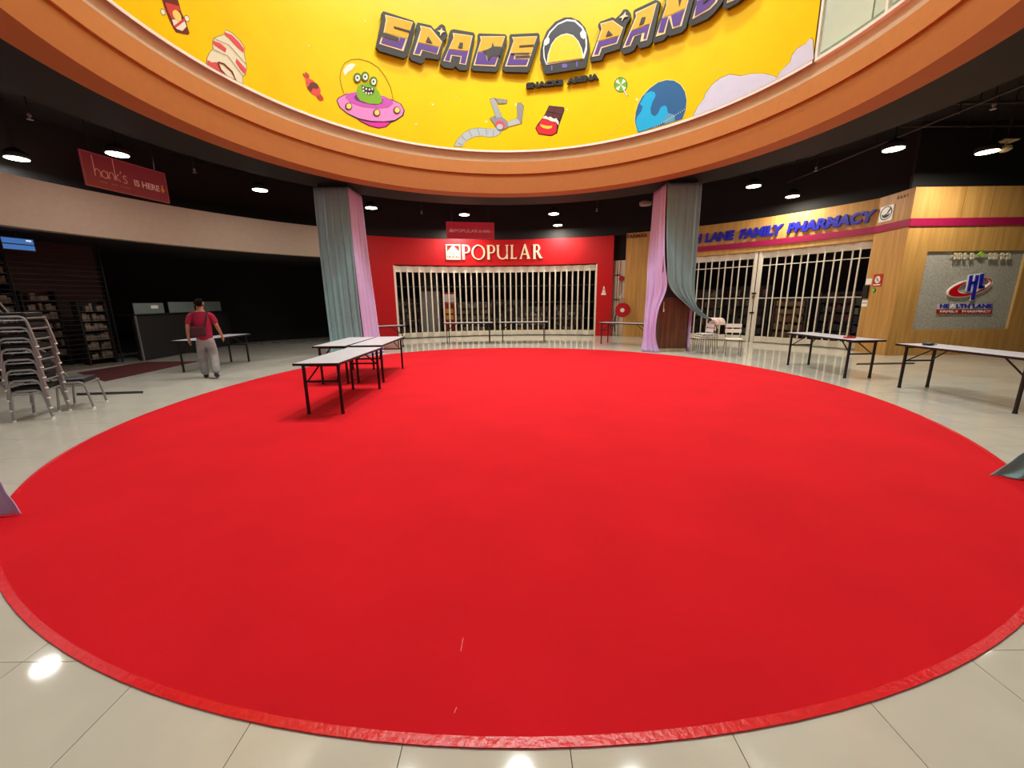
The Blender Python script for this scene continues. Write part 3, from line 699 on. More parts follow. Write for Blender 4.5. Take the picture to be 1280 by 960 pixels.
c = pol(37.0, 12.3); shop_shelf(c.x, c.y, 1.55, 1.0, math.radians(-53), 'yellow stocked display stand right of the door post', [(150, 118, 64), (128, 108, 70), (120, 70, 44)], 50)
# blue raised letters
sg = thing('shop_sign', 'blue raised capital letters along the timber fascia', 'sign', pol(37, RP, 3.5), world=True)
m_redge = M('pale_edge', (210, 190, 190), rough=0.4)
def word(s, xl, yl, xr, yr, z0=3.52, z1=3.84):
    a0, _ = on_cyl(xl, yl, RP - 0.05); a1, _ = on_cyl(xr, yr, RP - 0.05)
    text_on(s, cyl_map(a0, a1, z0, z1, RP), 0.005, 0.07, 'letter', m_blue, sg, bold=0.05, shear=0.12, split=True)
word('LANE', 881.5, 295, 918.5, 290); word('FAMILY', 924.5, 290, 979.5, 285); word('PHARMACY', 984.5, 283, 1095.5, 268)
a0, _ = on_cyl(877.5, 297, RP - 0.05); word_w = 7.4
text_on('HEALTH', cyl_map(a0 + word_w, a0, 3.52, 3.84, RP), 0.005, 0.07, 'letter', m_blue, sg, bold=0.05, shear=0.12, split=True)
t = thing('shop_lettering', 'small dark red lettering on the top left corner of the timber fascia', 'lettering', pol(63, RP, 3.9), world=True)
a0, z1 = on_cyl(784.5, 289.5, RP); a1, z0 = on_cyl(808.5, 297, RP)
text_on('FARMASI', cyl_map(a0, a1, 3.92, 4.06, RP), 0.001, 0.02, 'letter', M('oxblood', (96, 40, 30), rough=0.5), t, bold=0.02, split=True)
# small brown characters at the fascia corner
t = thing('shop_lettering', 'faint brown characters near the top corner of the timber column', 'lettering', pol(22.4, RP, 3.9), world=True)
dq = (KC - KB); 
for k in range(4):
    u = 0.55 + k * 0.09
    p = KB + dq * u + nn * 0.004
    MB().bar(p + Vector((0, 0, 3.95)), p + Vector((0, 0, 4.02)), 0.004, 0.05, up=nn.cross(Vector((0, 0, 1)))).build('character', M('brown_print', (130, 84, 44), rough=0.6), t)
# emblem plate with mortar bowl
t = thing('emblem_plate', 'square white plate with a black ring and mortar bowl beside the blue letters', 'sign', KB + dq * 0.3 + Vector((0, 0, 3.45)), world=True)
mp = plane_map(KB + dq * 0.09 + Vector((0, 0, 3.47)), dq * 0.40, (0, 0, 0.39), nn)
MB().prism([(0, 0), (1, 0), (1, 1), (0, 1)], mp, 0.0005, 0.02).build('plate', m_whitepl, t)
m_ink = M('black_print', (24, 30, 24), rough=0.5)
MB().strip(ell(0.5, 0.53, 0.44, 0.44), ell(0.5, 0.53, 0.385, 0.385), mp, 0.021, 0.024, True).build('ring', m_ink, t)
MB().prism([(0.2, 0.48)] + ell(0.5, 0.48, 0.3, 0.26, 12, 180, 360) + [(0.8, 0.48), (0.62, 0.42), (0.5, 0.5), (0.38, 0.42)], mp, 0.021, 0.024).build('bowl', M('green_black_print', (30, 52, 30), rough=0.5), t)
MB().prism([(0.55, 0.5), (0.62, 0.46), (0.84, 0.74), (0.74, 0.80)], mp, 0.021, 0.024).build('pestle', m_ink, t)
# notices on the timber column
def plate(name, label, cat, u, z0, z1, wd, parts):
    t = thing(name, label, cat, KB + dq * u + Vector((0, 0, z0)), world=True)
    mp = plane_map(KB + dq * u - dq.normalized() * wd / 2 + Vector((0, 0, z0)), dq.normalized() * wd, (0, 0, z1 - z0), nn)
    for nm, poly, d0, d1, mat in parts: MB().prism(poly, mp, d0, d1).build(nm, mat, t)
SQ = [(0, 0), (1, 0), (1, 1), (0, 1)]
m_sred = M('sign_red', (186, 44, 30), rough=0.5)
plate('notice_sign', 'orange-red no smoking notice on the timber column', 'sign', 0.38, 1.80, 2.12, 0.30, [('board', SQ, 0.001, 0.01, m_sred), ('disc', ell(0.5, 0.55, 0.30, 0.30, 20), 0.0105, 0.013, m_print), ('symbol', [(0.36, 0.66), (0.42, 0.72), (0.64, 0.44), (0.58, 0.38)], 0.0135, 0.015, m_ink), ('caption', [(0.1, 0.08), (0.9, 0.08), (0.9, 0.18), (0.1, 0.18)], 0.0105, 0.013, m_print)])
plate('notice_card', 'white notice card beside the shutter above the black box', 'sign', 0.10, 1.86, 2.02, 0.2, [('card', SQ, 0.001, 0.006, m_whitepl)])
plate('access_box', 'black control box with pale plates beside the pharmacy shutter', 'box', 0.08, 1.48, 1.84, 0.17, [('case', SQ, 0.001, 0.05, m_blackmetal), ('face_plate', [(0.1, 0.2), (0.9, 0.2), (0.9, 0.75), (0.1, 0.75)], 0.051, 0.054, m_counter)])
plate('notice_card', 'white notice card beside the shutter below the black box', 'sign', 0.08, 1.26, 1.44, 0.2, [('card', SQ, 0.001, 0.006, m_whitepl), ('print_line', [(0.1, 0.45), (0.9, 0.45), (0.9, 0.6), (0.1, 0.6)], 0.007, 0.008, m_grey)])
plate('indicator_lamp', 'tiny green indicator lamp under the no smoking notice', 'lamp', 0.33, 1.66, 1.74, 0.08, [('case', SQ, 0.001, 0.02, m_ink), ('lens', ell(0.5, 0.5, 0.4, 0.4, 12), 0.021, 0.03, M('green_lens', (70, 190, 50), emit=0.6))])
# raised emblem and name on the grey panel
YP = 10.30
def pp(x, y, d):            # traced crop pixels (1160,330; x12.8) to the panel plane
    q = on_y(1160 + x / 12.8, 330 + y / 12.8, YP - 0.03); return Vector((q.x, YP - d, q.z))
t = thing('wall_emblem', 'raised red oval and blue initials emblem above blue and red lettering on the grey panel', 'sign', (11.6, YP, 1.2), world=True)
m_rac = M('red_acrylic', (200, 10, 30), rough=0.3)
o1 = ell(665, 378, 362, 122, 40, 0, 360, -17); 
def ellr(cx, cy, rx, ry, rot, n=40): return ell(cx, cy, rx, ry, n, 0, 360, rot)
MB().strip(ellr(668, 380, 372, 132, -15), ellr(735, 350, 262, 84, -17), pp, 0.004, 0.04, True).build('oval_backing', m_whitepl, t)
MB().strip(ellr(662, 382, 350, 112, -15), ellr(738, 350, 282, 98, -17), pp, 0.041, 0.05, True).build('red_oval', m_rac, t)
iH = [[(645, 190), (692, 180), (648, 440), (600, 440)], [(742, 180), (790, 178), (712, 570), (660, 575)], [(660, 285), (745, 270), (738, 312), (655, 330)], [(815, 165), (870, 150), (832, 380), (782, 385)], [(790, 345), (880, 355), (872, 390), (785, 395)]]
for p in iH: MB().prism(p, pp, 0.053, 0.075).build('initial_stroke', m_blue, t)
MB().prism([(625, 175), (875, 140), (850, 385), (750, 455), (690, 590), (640, 585), (700, 450), (575, 445)], pp, 0.05, 0.053).build('initial_backing', m_whitepl, t)
def pm2(x0, x1, y0, y1): return lambda u, v, d: pp(x0 + (x1 - x0) * u, y1 + (y0 - y1) * v, d)
MB().prism([(150, 640), (1040, 640), (1030, 720), (150, 725)], pp, 0.004, 0.02).build('name_backing', M('pale_acrylic', (206, 206, 206), rough=0.3), t)
text_on('HE', pm2(190, 345, 640, 705), 0.021, 0.035, 'letter', m_blue, t, bold=0.03, shear=0.1, split=True)
text_on('A', pm2(350, 440, 640, 705), 0.021, 0.03, 'letter', m_whitepl, t, bold=0.03, shear=0.1)
text_on('LTH', pm2(450, 675, 640, 705), 0.021, 0.035, 'letter', m_blue, t, bold=0.03, shear=0.1, split=True)
text_on('LANE', pm2(715, 1035, 640, 705), 0.021, 0.035, 'letter', m_blue, t, bold=0.03, shear=0.1, split=True)
MB().prism([(150, 728), (1030, 728), (1020, 790), (150, 795)], pp, 0.004, 0.03).build('red_bar', M('dark_red_acrylic', (176, 20, 34), rough=0.3), t)
text_on('FAMILY', pm2(190, 490, 740, 778), 0.031, 0.036, 'letter', m_print, t, bold=0.03, split=True)
text_on('PHARMACY', pm2(545, 1005, 738, 776), 0.031, 0.036, 'letter', m_print, t, bold=0.03, split=True)
# cream characters and green diamond hung at the top of the panel
t = thing('raised_lettering', 'small cream raised characters with a green diamond along the top of the grey panel', 'lettering', (11.6, YP, 2.4), world=True)
m_cr = M('cream_plastic', (214, 206, 176), rough=0.5)
def tp(x, y, d):
    q = on_y(1120 + x / 8, 280 + y / 8, YP - 0.07); return Vector((q.x, YP - d, q.z))
for k, (x, w_) in enumerate(((598, 38), (640, 38), (690, 26), (760, 38), (945, 38), (992, 38), (1062, 36), (1122, 42))):
    lean = -6
    MB().strip(ell(x, 305, w_ * 0.42, 17, 12), ell(x, 305, w_ * 0.2, 8, 12), tp, 0.06, 0.09, True).build('character', m_cr, t)
    MB().prism([(x - w_ * 0.42, 324), (x - w_ * 0.15, 324), (x - w_ * 0.22, 354), (x - w_ * 0.5, 354)], tp, 0.06, 0.09).build('character', m_cr, t)
    MB().prism([(x + w_ * 0.1, 322), (x + w_ * 0.38, 322), (x + w_ * 0.4, 350), (x + w_ * 0.12, 350)], tp, 0.06, 0.09).build('character', m_cr, t)
MB().prism([(850, 276), (886, 306), (850, 334), (812, 306)], tp, 0.06, 0.09).build('green_diamond', M('lime_plastic', (150, 196, 60), rough=0.5), t)
p0 = tp(560, 316, 0.05); p1 = tp(1150, 300, 0.05)
MB().bar(p0, p1, 0.02, 0.015).build('mounting_rail', m_cr, t)
for u in (0.05, 0.95):
    p = p0.lerp(p1, u); MB().bar(p, (p.x, YP - 0.002, p.z), 0.02, 0.02).build('rail_stud', m_cr, t)

# ---------------------------------------------------------------- yellow banner round the atrium drum
RB = 5.64
ban = thing('atrium_banner', 'long glossy yellow printed banner hung round the atrium above the orange ring', 'banner', pol(90, RB, 5.7), world=True)
MB().arc(RB, RB + 0.012, 14.9, 205, 5.745, 10.2, 130).build('vinyl_sheet', m_yellow, ban, smooth=True)
MB().arc(RB - 0.004, RB + 0.014, 14.9, 205, 5.695, 5.745, 130).build('white_hem', m_hem, ban, smooth=True)
win = struct(MB().arc(RB + 0.01, RB + 0.15, -40, 14.6, 5.70, 5.745, 30), 'window_1', m_hem)
m_glassy = M('milky_mint_glass', (205, 226, 212), rough=0.15, var=0.06, scale=1.5)
for a in (-34, -16, 2.2, 14.2): MB().arc(RB + 0.01, RB + 0.1, a, a + 0.45, 5.745, 9.5, 1).build('window_frame', m_hem, win)
for a, b in ((-33.5, -16), (-15.5, 2.2), (2.7, 14.2)): MB().arc(RB + 0.05, RB + 0.06, a, b, 5.745, 9.5, 8).build('pane', m_glassy, win)
for a, b in ((2.7, 14.2), (-15.5, 2.2)):
    MB().arc(RB + 0.035, RB + 0.049, a + 0.3, b - 0.3, 5.80, 5.815, 8).build('pane_rail', M('mint_line', (150, 180, 166), rough=0.4), win)
    MB().arc(RB + 0.035, RB + 0.049, a + 2.3, a + 2.45, 5.82, 9.4, 1).build('pane_rail', MATS['mint_line'], win)
LAY = 0.0035
def art(name, poly, mat, layer=1, zmin=5.75):
    uv = []
    for x, y in poly:
        a, z = on_cyl(x, y, RB - LAY * layer); uv.append((math.radians(a) * RB, max(z, zmin)))
    bm = bmesh.new(); vs = [bm.verts.new((u, z, 0)) for u, z in uv]
    for tri in tessellate_polygon([[Vector((u, z, 0)) for u, z in uv]]):
        try: bm.faces.new([vs[i] for i in tri])
        except ValueError: pass
    u0 = min(u for u, z in uv); u1 = max(u for u, z in uv); k = math.ceil(u0 / 0.09)
    while k * 0.09 < u1:
        bmesh.ops.bisect_plane(bm, geom=bm.verts[:] + bm.edges[:] + bm.faces[:], plane_co=(k * 0.09, 0, 0), plane_no=(1, 0, 0)); k += 1
    R = RB - LAY * layer
    for v in bm.verts:
        u, z = v.co.x, v.co.y; t_ = u / RB
        v.co = (CX + R * math.cos(t_), CY + R * math.sin(t_), z)
    bmesh.ops.recalc_face_normals(bm, faces=bm.faces)
    me = bpy.data.meshes.new(name); bm.to_mesh(me); bm.free(); me.materials.append(mat)
    o = bpy.data.objects.new(name, me); COL.objects.link(o); adopt(o, ban); return o
def grow(poly, px):
    cx = sum(p[0] for p in poly) / len(poly); cy = sum(p[1] for p in poly) / len(poly)
    return [(x + (x - cx) / (math.hypot(x - cx, y - cy) or 1) * px, y + (y - cy) / (math.hypot(x - cx, y - cy) or 1) * px) for x, y in poly]
def cr(ox, oy, s): return lambda pts: [(ox + x / s, oy + y / s) for x, y in pts]
def PR(name, c, **k): return M('print_' + name, c, rough=0.4, var=0.02, **k)
ink_ = PR('ink', (40, 24, 30))
def line_art(name, pts, th, mat, layer):
    A = []; B = []; n = len(pts)
    for i in range(n):
        dx = pts[min(i + 1, n - 1)][0] - pts[max(i - 1, 0)][0]; dy = pts[min(i + 1, n - 1)][1] - pts[max(i - 1, 0)][1]; l = math.hypot(dx, dy) or 1
        A.append((pts[i][0] - dy / l * th, pts[i][1] + dx / l * th)); B.append((pts[i][0] + dy / l * th, pts[i][1] - dx / l * th))
    mb = MB(); vs = []
    for p, q in zip(A, B):
        for x, y in (p, q):
            a, z = on_cyl(x, y, RB - LAY * layer); vs.append(pol(a, RB - LAY * layer, max(z, 5.75)))
    mb.add(vs, [(2 * i, 2 * i + 2, 2 * i + 3, 2 * i + 1) for i in range(n - 1)])
    return mb.build(name, mat, ban)
# saucer with alien
c5 = cr(400, 60, 8.727)
art('saucer_print', c5(grow([(183, 575), (200, 545), (290, 500), (420, 490), (640, 520), (800, 570), (880, 610), (920, 680), (905, 740), (820, 795), (770, 815), (720, 860), (640, 875), (540, 850), (440, 800), (410, 775), (300, 720), (215, 650)], 5)), ink_, 1)
art('saucer_print', c5([(188, 575), (205, 548), (290, 505), (420, 495), (640, 525), (800, 575), (875, 612), (914, 680), (895, 735), (815, 785), (700, 800), (560, 795), (420, 765), (300, 710), (220, 645)]), PR('pink', (240, 150, 226)), 2)
art('saucer_print', c5([(425, 785), (560, 812), (765, 812), (715, 855), (640, 868), (545, 845)]), PR('hot_pink', (236, 50, 180)), 2)
art('saucer_print', c5([(275, 540), (290, 500), (380, 480), (560, 495), (700, 525), (795, 575), (800, 610), (740, 650), (620, 660), (460, 640), (330, 595)]), PR('orchid', (206, 92, 200)), 3)
art('alien_print', c5([(370, 535), (400, 505), (560, 510), (690, 560), (680, 600), (600, 615), (480, 600), (390, 565)]), PR('purple', (120, 40, 140)), 4)
art('alien_print', c5([(398, 470), (410, 425), (450, 390), (520, 380), (580, 410), (640, 470), (672, 540), (678, 590), (640, 612), (540, 608), (440, 575), (405, 530)]), PR('green', (128, 190, 40)), 5)
art('alien_print', c5([(455, 405), (500, 425), (545, 430), (590, 440), (592, 480), (570, 508), (530, 512), (490, 490), (460, 450)]), ink_, 6)
for x, y in ((472, 432), (505, 446), (540, 452), (570, 448), (475, 466), (503, 490), (532, 496), (560, 492)): art('alien_print', c5(ell(x, y, 10, 12, 8)), PR('white', (246, 244, 240)), 7)
for x, y in ((408, 325), (492, 312), (583, 365)):
    art('alien_print', c5(ell(x, y, 44, 54, 18)), ink_, 6); art('alien_print', c5(ell(x, y, 40, 49, 18)), PR('dark_green', (84, 140, 34)), 7)
    art('alien_print', c5(ell(x + 3, y + 3, 26, 34, 14)), PR('white', (246, 244, 240)), 8); art('alien_print', c5(ell(x, y, 10, 14, 10)), ink_, 9)
line_art('dome_print', c5([(262, 500), (235, 420), (217, 330), (232, 230), (270, 165), (340, 125), (430, 120), (540, 150), (640, 215), (710, 310), (770, 430), (800, 570)]), 0.35, PR('brown_line', (130, 70, 20)), 2)
art('dome_print', c5([(252, 250), (290, 190), (350, 165), (388, 185), (350, 235), (300, 265), (272, 305)]), PR('white', (246, 244, 240)), 2)
for x, y in ((312, 638), (618, 708), (838, 680)):
    art('saucer_print', c5(ell(x, y, 40, 42, 14)), PR('brown', (92, 40, 50)), 4); art('saucer_print', c5(ell(x + 4, y - 4, 28, 30, 14)), PR('lemon', (252, 226, 120)), 5)
# wrapped sweet
c_s = cr(370, 80, 16)
art('sweet_print', c_s([(190, 290), (210, 270), (330, 320), (440, 420), (495, 520), (490, 600), (400, 640), (300, 580), (220, 470), (195, 370)]), PR('coral', (232, 82, 84)), 2)
art('sweet_print', c_s([(130, 190), (150, 180), (175, 215), (185, 150), (260, 210), (270, 275), (200, 290), (150, 240)]), PR('coral_dark', (196, 62, 50)), 2)
art('sweet_print', c_s([(410, 650), (490, 600), (550, 680), (550, 730), (515, 720), (495, 748), (440, 705)]), PR('coral_dark', (196, 62, 50)), 2)
art('sweet_print', c_s([(225, 480), (290, 370), (340, 360), (430, 400), (465, 470), (410, 500), (340, 480), (295, 560)]), PR('cocoa', (104, 50, 44)), 3)
# robot arm
c6 = cr(560, 100, 8)
arm = c6([(60, 662), (90, 600), (150, 535), (220, 495), (300, 480), (380, 485), (440, 490), (480, 475), (510, 445), (556, 480), (520, 535), (480, 562), (420, 572), (340, 558), (270, 565), (210, 590), (170, 625), (145, 665)])
art('robot_arm_print', grow(arm, 0.5), ink_, 1); art('robot_arm_print', arm, PR('pale_steel', (186, 206, 218)), 2)
for a, b in (((100, 628), (140, 650)), ((135, 560), (178, 605)), ((210, 508), (238, 565)), ((295, 485), (318, 552)), ((382, 490), (386, 552)), ((455, 495), (455, 565)), ((495, 480), (530, 520))): line_art('robot_arm_print', c6([a, b]), 0.18, ink_, 3)
for p, c_ in (([(420, 195), (462, 180), (545, 372), (480, 380)], (170, 180, 190)), ([(462, 180), (590, 198), (585, 232), (505, 238), (490, 205)], (150, 152, 158)), ([(590, 420), (690, 385), (735, 432), (600, 468)], (186, 200, 208)), ([(690, 240), (725, 228), (756, 262), (738, 425), (695, 395)], (150, 152, 158)), ([(420, 385), (468, 360), (480, 400), (460, 440)], (150, 152, 158))):
    q = c6(p); art('robot_arm_print', grow(q, 0.5), ink_, 3); art('robot_arm_print', q, PR('steel%d' % c_[0], c_), 4)
art('robot_arm_print', c6(ell(530, 432, 76, 56, 20, 0, 360, 25)), PR('steel150', (150, 152, 158)), 5); art('robot_arm_print', c6(ell(522, 448, 50, 40, 18, 0, 360, 25)), PR('rose', (220, 84, 116)), 6); art('robot_arm_print', c6(ell(518, 468, 32, 28, 14)), PR('pale_steel', (186, 206, 218)), 7)
# chocolate bar
cc = cr(660, 120, 16)
art('chocolate_print', cc(grow([(420, 195), (715, 225), (725, 290), (610, 600), (580, 740), (460, 798), (210, 760), (150, 640), (200, 560), (330, 390)], 6)), ink_, 1)
art('chocolate_print', cc([(425, 205), (705, 235), (715, 290), (625, 470), (340, 400)]), PR('chocolate', (92, 40, 48)), 2)
line_art('chocolate_print', cc([(555, 220), (480, 420)]), 0.25, ink_, 3); line_art('chocolate_print', cc([(385, 310), (670, 360)]), 0.25, ink_, 3)
art('chocolate_print', cc([(280, 440), (350, 390), (400, 425), (450, 410), (510, 455), (570, 445), (615, 520), (610, 590), (560, 520), (460, 505), (380, 465)]), PR('white', (246, 244, 240)), 3)
art('chocolate_print', cc([(275, 465), (330, 455), (430, 500), (570, 540), (575, 660), (555, 740), (460, 785), (215, 750), (165, 640), (215, 580)]), PR('scarlet', (226, 30, 56)), 4)
art('chocolate_print', cc([(240, 560), (290, 575), (350, 590), (420, 600), (490, 590), (470, 640), (400, 660), (310, 640), (260, 610)]), PR('lemon2', (250, 214, 70)), 5)
# lollipop
art('lollipop_print', ell(776, 106, 8.4, 9.6, 20), ink_, 1); art('lollipop_print', ell(776, 106, 7.6, 8.8, 20), PR('lime', (110, 186, 60)), 2)
for k in range(4):
    a = math.radians(k * 90 + 25); art('lollipop_print', [(776, 106), (776 + 7.4 * math.cos(a), 106 + 8.4 * math.sin(a)), (776 + 7.6 * math.cos(a + 0.6), 106 + 8.6 * math.sin(a + 0.6))], PR('white', (246, 244, 240)), 3)
line_art('lollipop_print', [(780, 113), (784.5, 120)], 1.2, ink_, 1); line_art('lollipop_print', [(780, 113), (784.2, 119.5)], 0.8, PR('white', (246, 244, 240)), 2)
# planet
c7 = cr(780, 80, 9.6)
planet = [(165, 825), (130, 690), (140, 580), (170, 480), (220, 390), (310, 290), (410, 220), (510, 192), (600, 200), (680, 250), (730, 330), (750, 430), (740, 550), (700, 660), (560, 705), (330, 775)]
art('planet_print', c7(grow(planet, 8)), PR('pale_yellow', (252, 232, 130)), 1); art('planet_print', c7(planet), PR('deep_blue', (32, 104, 168)), 2)
art('planet_print', c7([(170, 815), (140, 690), (160, 630), (205, 570), (225, 510), (190, 480), (260, 360), (320, 325), (370, 340), (380, 380), (340, 460), (318, 540), (325, 600), (370, 630), (410, 590), (440, 520), (485, 495), (515, 520), (530, 600), (500, 680), (400, 735), (260, 790)]), PR('sky', (10, 186, 250)), 3)
art('planet_print', c7([(530, 590), (610, 610), (610, 685), (490, 720), (470, 690)]), PR('mid_blue', (96, 168, 214)), 3)
for k in range(16):
    t_ = k / 15; art('trail_print', c7(ell(350 + 375 * t_, 765 - 220 * t_ ** 1.1, 6, 6, 6)), PR('white', (246, 244, 240)), 4)
for k in range(18):
    t_ = k / 17; art('trail_print', [(x, y) for x, y in ell(855 + 50 * t_, 105 - 20 * t_ + 4 * t_ * (1 - t_) * -2, 0.5, 0.5, 6)], PR('pale_yellow', (252, 232, 130)), 1)
    art('trail_print', [(x, y) for x, y in ell(757 + 35 * t_, 173 - 28 * t_ ** 0.8, 0.5, 0.5, 6)], PR('pale_yellow', (252, 232, 130)), 1)
# clouds
cl = PR('cloud', (216, 222, 254)); cl1 = [(866, 146), (873, 132), (880, 123), (882, 117), (890, 106), (900, 98), (912, 93), (926, 95), (940, 92), (955, 92), (968, 95), (972, 104), (940, 125), (900, 138)]
cl2 = [(960, 108), (971, 98), (975, 90), (988, 77), (990, 69), (996, 61), (1008, 54), (1013, 47), (1016, 50), (1016.5, 78), (985, 98)]
for q in (cl1, cl2): art('cloud_print', grow(q, 0.7), PR('cloud_line', (110, 90, 60)), 1); art('cloud_print', q, cl, 2)
# chocolate stick and yoghurt drink on the left
c8 = cr(190, 0, 8)
art('sweet_print', c8(grow([(90, -40), (250, -30), (275, 60), (290, 130), (330, 200), (372, 330), (355, 345), (240, 318), (215, 275), (175, 190), (130, 80)], 6)), PR('dark_red', (110, 24, 28)), 1)
art('sweet_print', c8([(130, 22), (268, 60), (285, 110), (215, 95), (205, 140), (225, 190), (195, 185), (160, 110)]), PR('red2', (214, 62, 66)), 2)
art('sweet_print', c8([(200, 195), (320, 195), (345, 265), (305, 310), (250, 290), (220, 265)]), PR('white', (246, 244, 240)), 2)
line_art('sweet_print', c8([(225, 270), (330, 190)]), 1.6, PR('red2', (214, 62, 66)), 3)
art('sweet_print', c8(ell(250, 155, 36, 62, 16, 0, 360, -30)), PR('lemon', (252, 226, 120)), 3)
for x, y in ((110, 120), (350, 185)): art('sweet_print', c8(ell(x, y, 24, 36, 12, 0, 360, -25)), ink_, 1); art('sweet_print', c8(ell(x, y, 20, 30, 12, 0, 360, -25)), PR('white', (246, 244, 240)), 2)
bot = [(735, 300), (800, 330), (880, 410), (925, 480), (920, 540), (945, 670), (935, 745), (905, 765), (910, 860), (830, 815), (690, 735), (548, 655), (552, 580), (580, 520), (615, 490), (605, 440), (615, 385), (720, 345)]
art('drink_print', c8(grow(bot, 5)), ink_, 1); art('drink_print', c8(bot), PR('milk', (236, 236, 212)), 2)
for p in ([(728, 320), (800, 350), (870, 420), (922, 490), (915, 530), (870, 490), (810, 430), (770, 385), (725, 350)], [(612, 405), (680, 430), (745, 485), (735, 525), (660, 475), (610, 440)], [(845, 585), (895, 640), (942, 690), (930, 745), (880, 690), (835, 620)], [(555, 600), (600, 625), (650, 620), (680, 690), (730, 755), (640, 700), (552, 650)]):
    art('drink_print', c8(p), PR('rose2', (226, 82, 96)), 3)
line_art('drink_print', c8([(660, 620), (720, 640), (800, 715), (840, 800), (750, 765), (690, 700), (660, 630)]), 0.9, PR('dark_red', (110, 24, 28)), 4)
for a, b in (((620, 385), (770, 450)), ((770, 450), (940, 640)), ((615, 495), (760, 560)), ((760, 560), (910, 760))): line_art('drink_print', c8([a, b]), 0.25, ink_, 4)
# speckle stars
for x, y, r in ((386, 57, 1.3), (541, 131, 1.4), (520, 155, 1.4), (571, 121, 0.8), (645.5, 131, 2.0), (709, 137, 1.2), (796, 124.5, 1.8), (608, 152, 1.5), (457, 26, 1.0)):
    art('star_print', ell(x, y, r, r, 8), PR('pale_star', (255, 244, 190)), 1)

# raised block lettering on the banner
m_block = M('charcoal_block', (42, 42, 46), rough=0.5)
m_face = M('cream_edge_face', (240, 216, 170), rough=0.4)
m_gold = M('gold_face', (216, 172, 4), rough=0.4)
m_purp = M('violet_face', (84, 50, 146), rough=0.4)
sg = thing('block_lettering', 'large raised gold and violet block lettering with helmet emblem on the yellow banner', 'sign', pol(80, RB, 7.5), world=True)
def lm(x, y, d):
    a, z = on_cyl(x, y, RB - 0.13); return pol(a, RB - d, z)
def raised(conv, block, face, gold, purp, slots, star=None, nm='letter'):
    bp_ = conv(block); ac, zc = on_cyl(sum(p[0] for p in bp_) / len(bp_), sum(p[1] for p in bp_) / len(bp_), RB - 0.13)
    c0 = pol(ac, RB, zc); n0 = (Vector((CX, CY, zc)) - c0).normalized()
    def lm(x, y, d):
        r_ = ray(x, y); o_ = Vector((0, 0, CAM_H)); t_ = (c0 + n0 * 0.13 - o_).dot(n0) / r_.dot(n0)
        return o_ + r_ * t_ + n0 * (d - 0.13)
    b = MB().prism(conv(block), lm, 0.04, 0.12).build(nm, m_block, sg)
    def sub_(p, d, mat, n_):
        MB().prism(conv(p), lm, d - 0.006, d).build(n_, mat, b)
    sub_(face, 0.128, m_face, 'face_edge')
    for p in gold: sub_(p, 0.136, m_gold, 'gold_face')
    for p in purp: sub_(p, 0.136, m_purp, 'violet_face')
    for p in slots: sub_(p, 0.150, m_block, 'slot')
    if star: sub_(star, 0.144, m_face, 'star')
k1, k2, k3, k4 = cr(460, 0, 9.6), cr(570, 20, 9.6), cr(670, 10, 9.6), cr(780, 0, 9.6); kp = lambda p: p
raised(k1, [(185, 130), (545, 245), (572, 285), (555, 400), (480, 660), (440, 698), (140, 610), (98, 565), (105, 520), (165, 240), (165, 155)], [(205, 175), (540, 265), (425, 615), (135, 525), (165, 430), (185, 400), (215, 240)],
       [[(222, 190), (528, 272), (470, 462), (195, 392), (226, 245)]], [[(178, 455), (365, 506), (385, 452), (452, 468), (405, 590), (157, 514)]], [[(308, 318), (506, 374), (500, 392), (306, 336)], [(160, 440), (186, 398), (375, 458), (362, 495)]])
raised(k1, [(595, 265), (755, 300), (795, 350), (830, 330), (860, 298), (890, 285), (925, 310), (940, 370), (958, 420), (932, 462), (905, 490), (905, 530), (865, 680), (845, 712), (690, 690), (672, 740), (640, 762), (520, 720), (497, 680), (502, 630), (582, 370), (578, 300)], [(625, 305), (755, 335), (890, 500), (835, 655), (655, 605), (630, 670), (540, 650), (635, 350)],
       [[(640, 318), (745, 346), (880, 505), (860, 562), (605, 508), (642, 360)]], [[(603, 514), (850, 570), (825, 642), (642, 590), (617, 650), (558, 640)]], [[(720, 440), (772, 525), (693, 504)]], [(882, 332), (893, 370), (928, 382), (892, 393), (865, 434), (862, 392), (828, 370), (868, 364)])
raised(kp, [(561, 43), (563, 37.5), (567, 36), (592, 40.3), (594, 44), (586, 85), (583, 88), (574, 87), (569, 82.5), (566, 85.5), (555, 84), (550, 79.5), (551, 74), (562, 47)], [(566, 41), (591, 44.5), (582.6, 81), (574, 79.5), (576, 71), (565, 69.5), (563, 77.6), (554.3, 75.8), (566.8, 47)],
       [[(567.5, 42.5), (589.5, 45.5), (585.5, 63.7), (561.5, 61.2), (567.8, 47)]], [[(561, 61.8), (585, 64.5), (581.5, 79.5), (575.5, 78.5), (577.3, 69.6), (563.5, 68), (562, 76), (556, 75)]], [[(574.6, 53.6), (578.7, 54), (578, 60.5), (572.5, 60.3)]])
raised(k2, [(272, 205), (590, 215), (614, 240), (605, 300), (560, 470), (500, 650), (478, 668), (215, 655), (177, 630), (182, 590), (265, 300), (258, 230)], [(288, 243), (590, 240), (475, 605), (208, 590), (298, 290)],
       [[(302, 252), (578, 250), (525, 430), (265, 424), (308, 290)]], [[(262, 432), (350, 440), (375, 545), (420, 500), (502, 488), (465, 586), (230, 576)]], [[(440, 320), (455, 370), (556, 375), (525, 480), (425, 485), (380, 548), (372, 480), (345, 440), (310, 425), (380, 405), (425, 380)]])
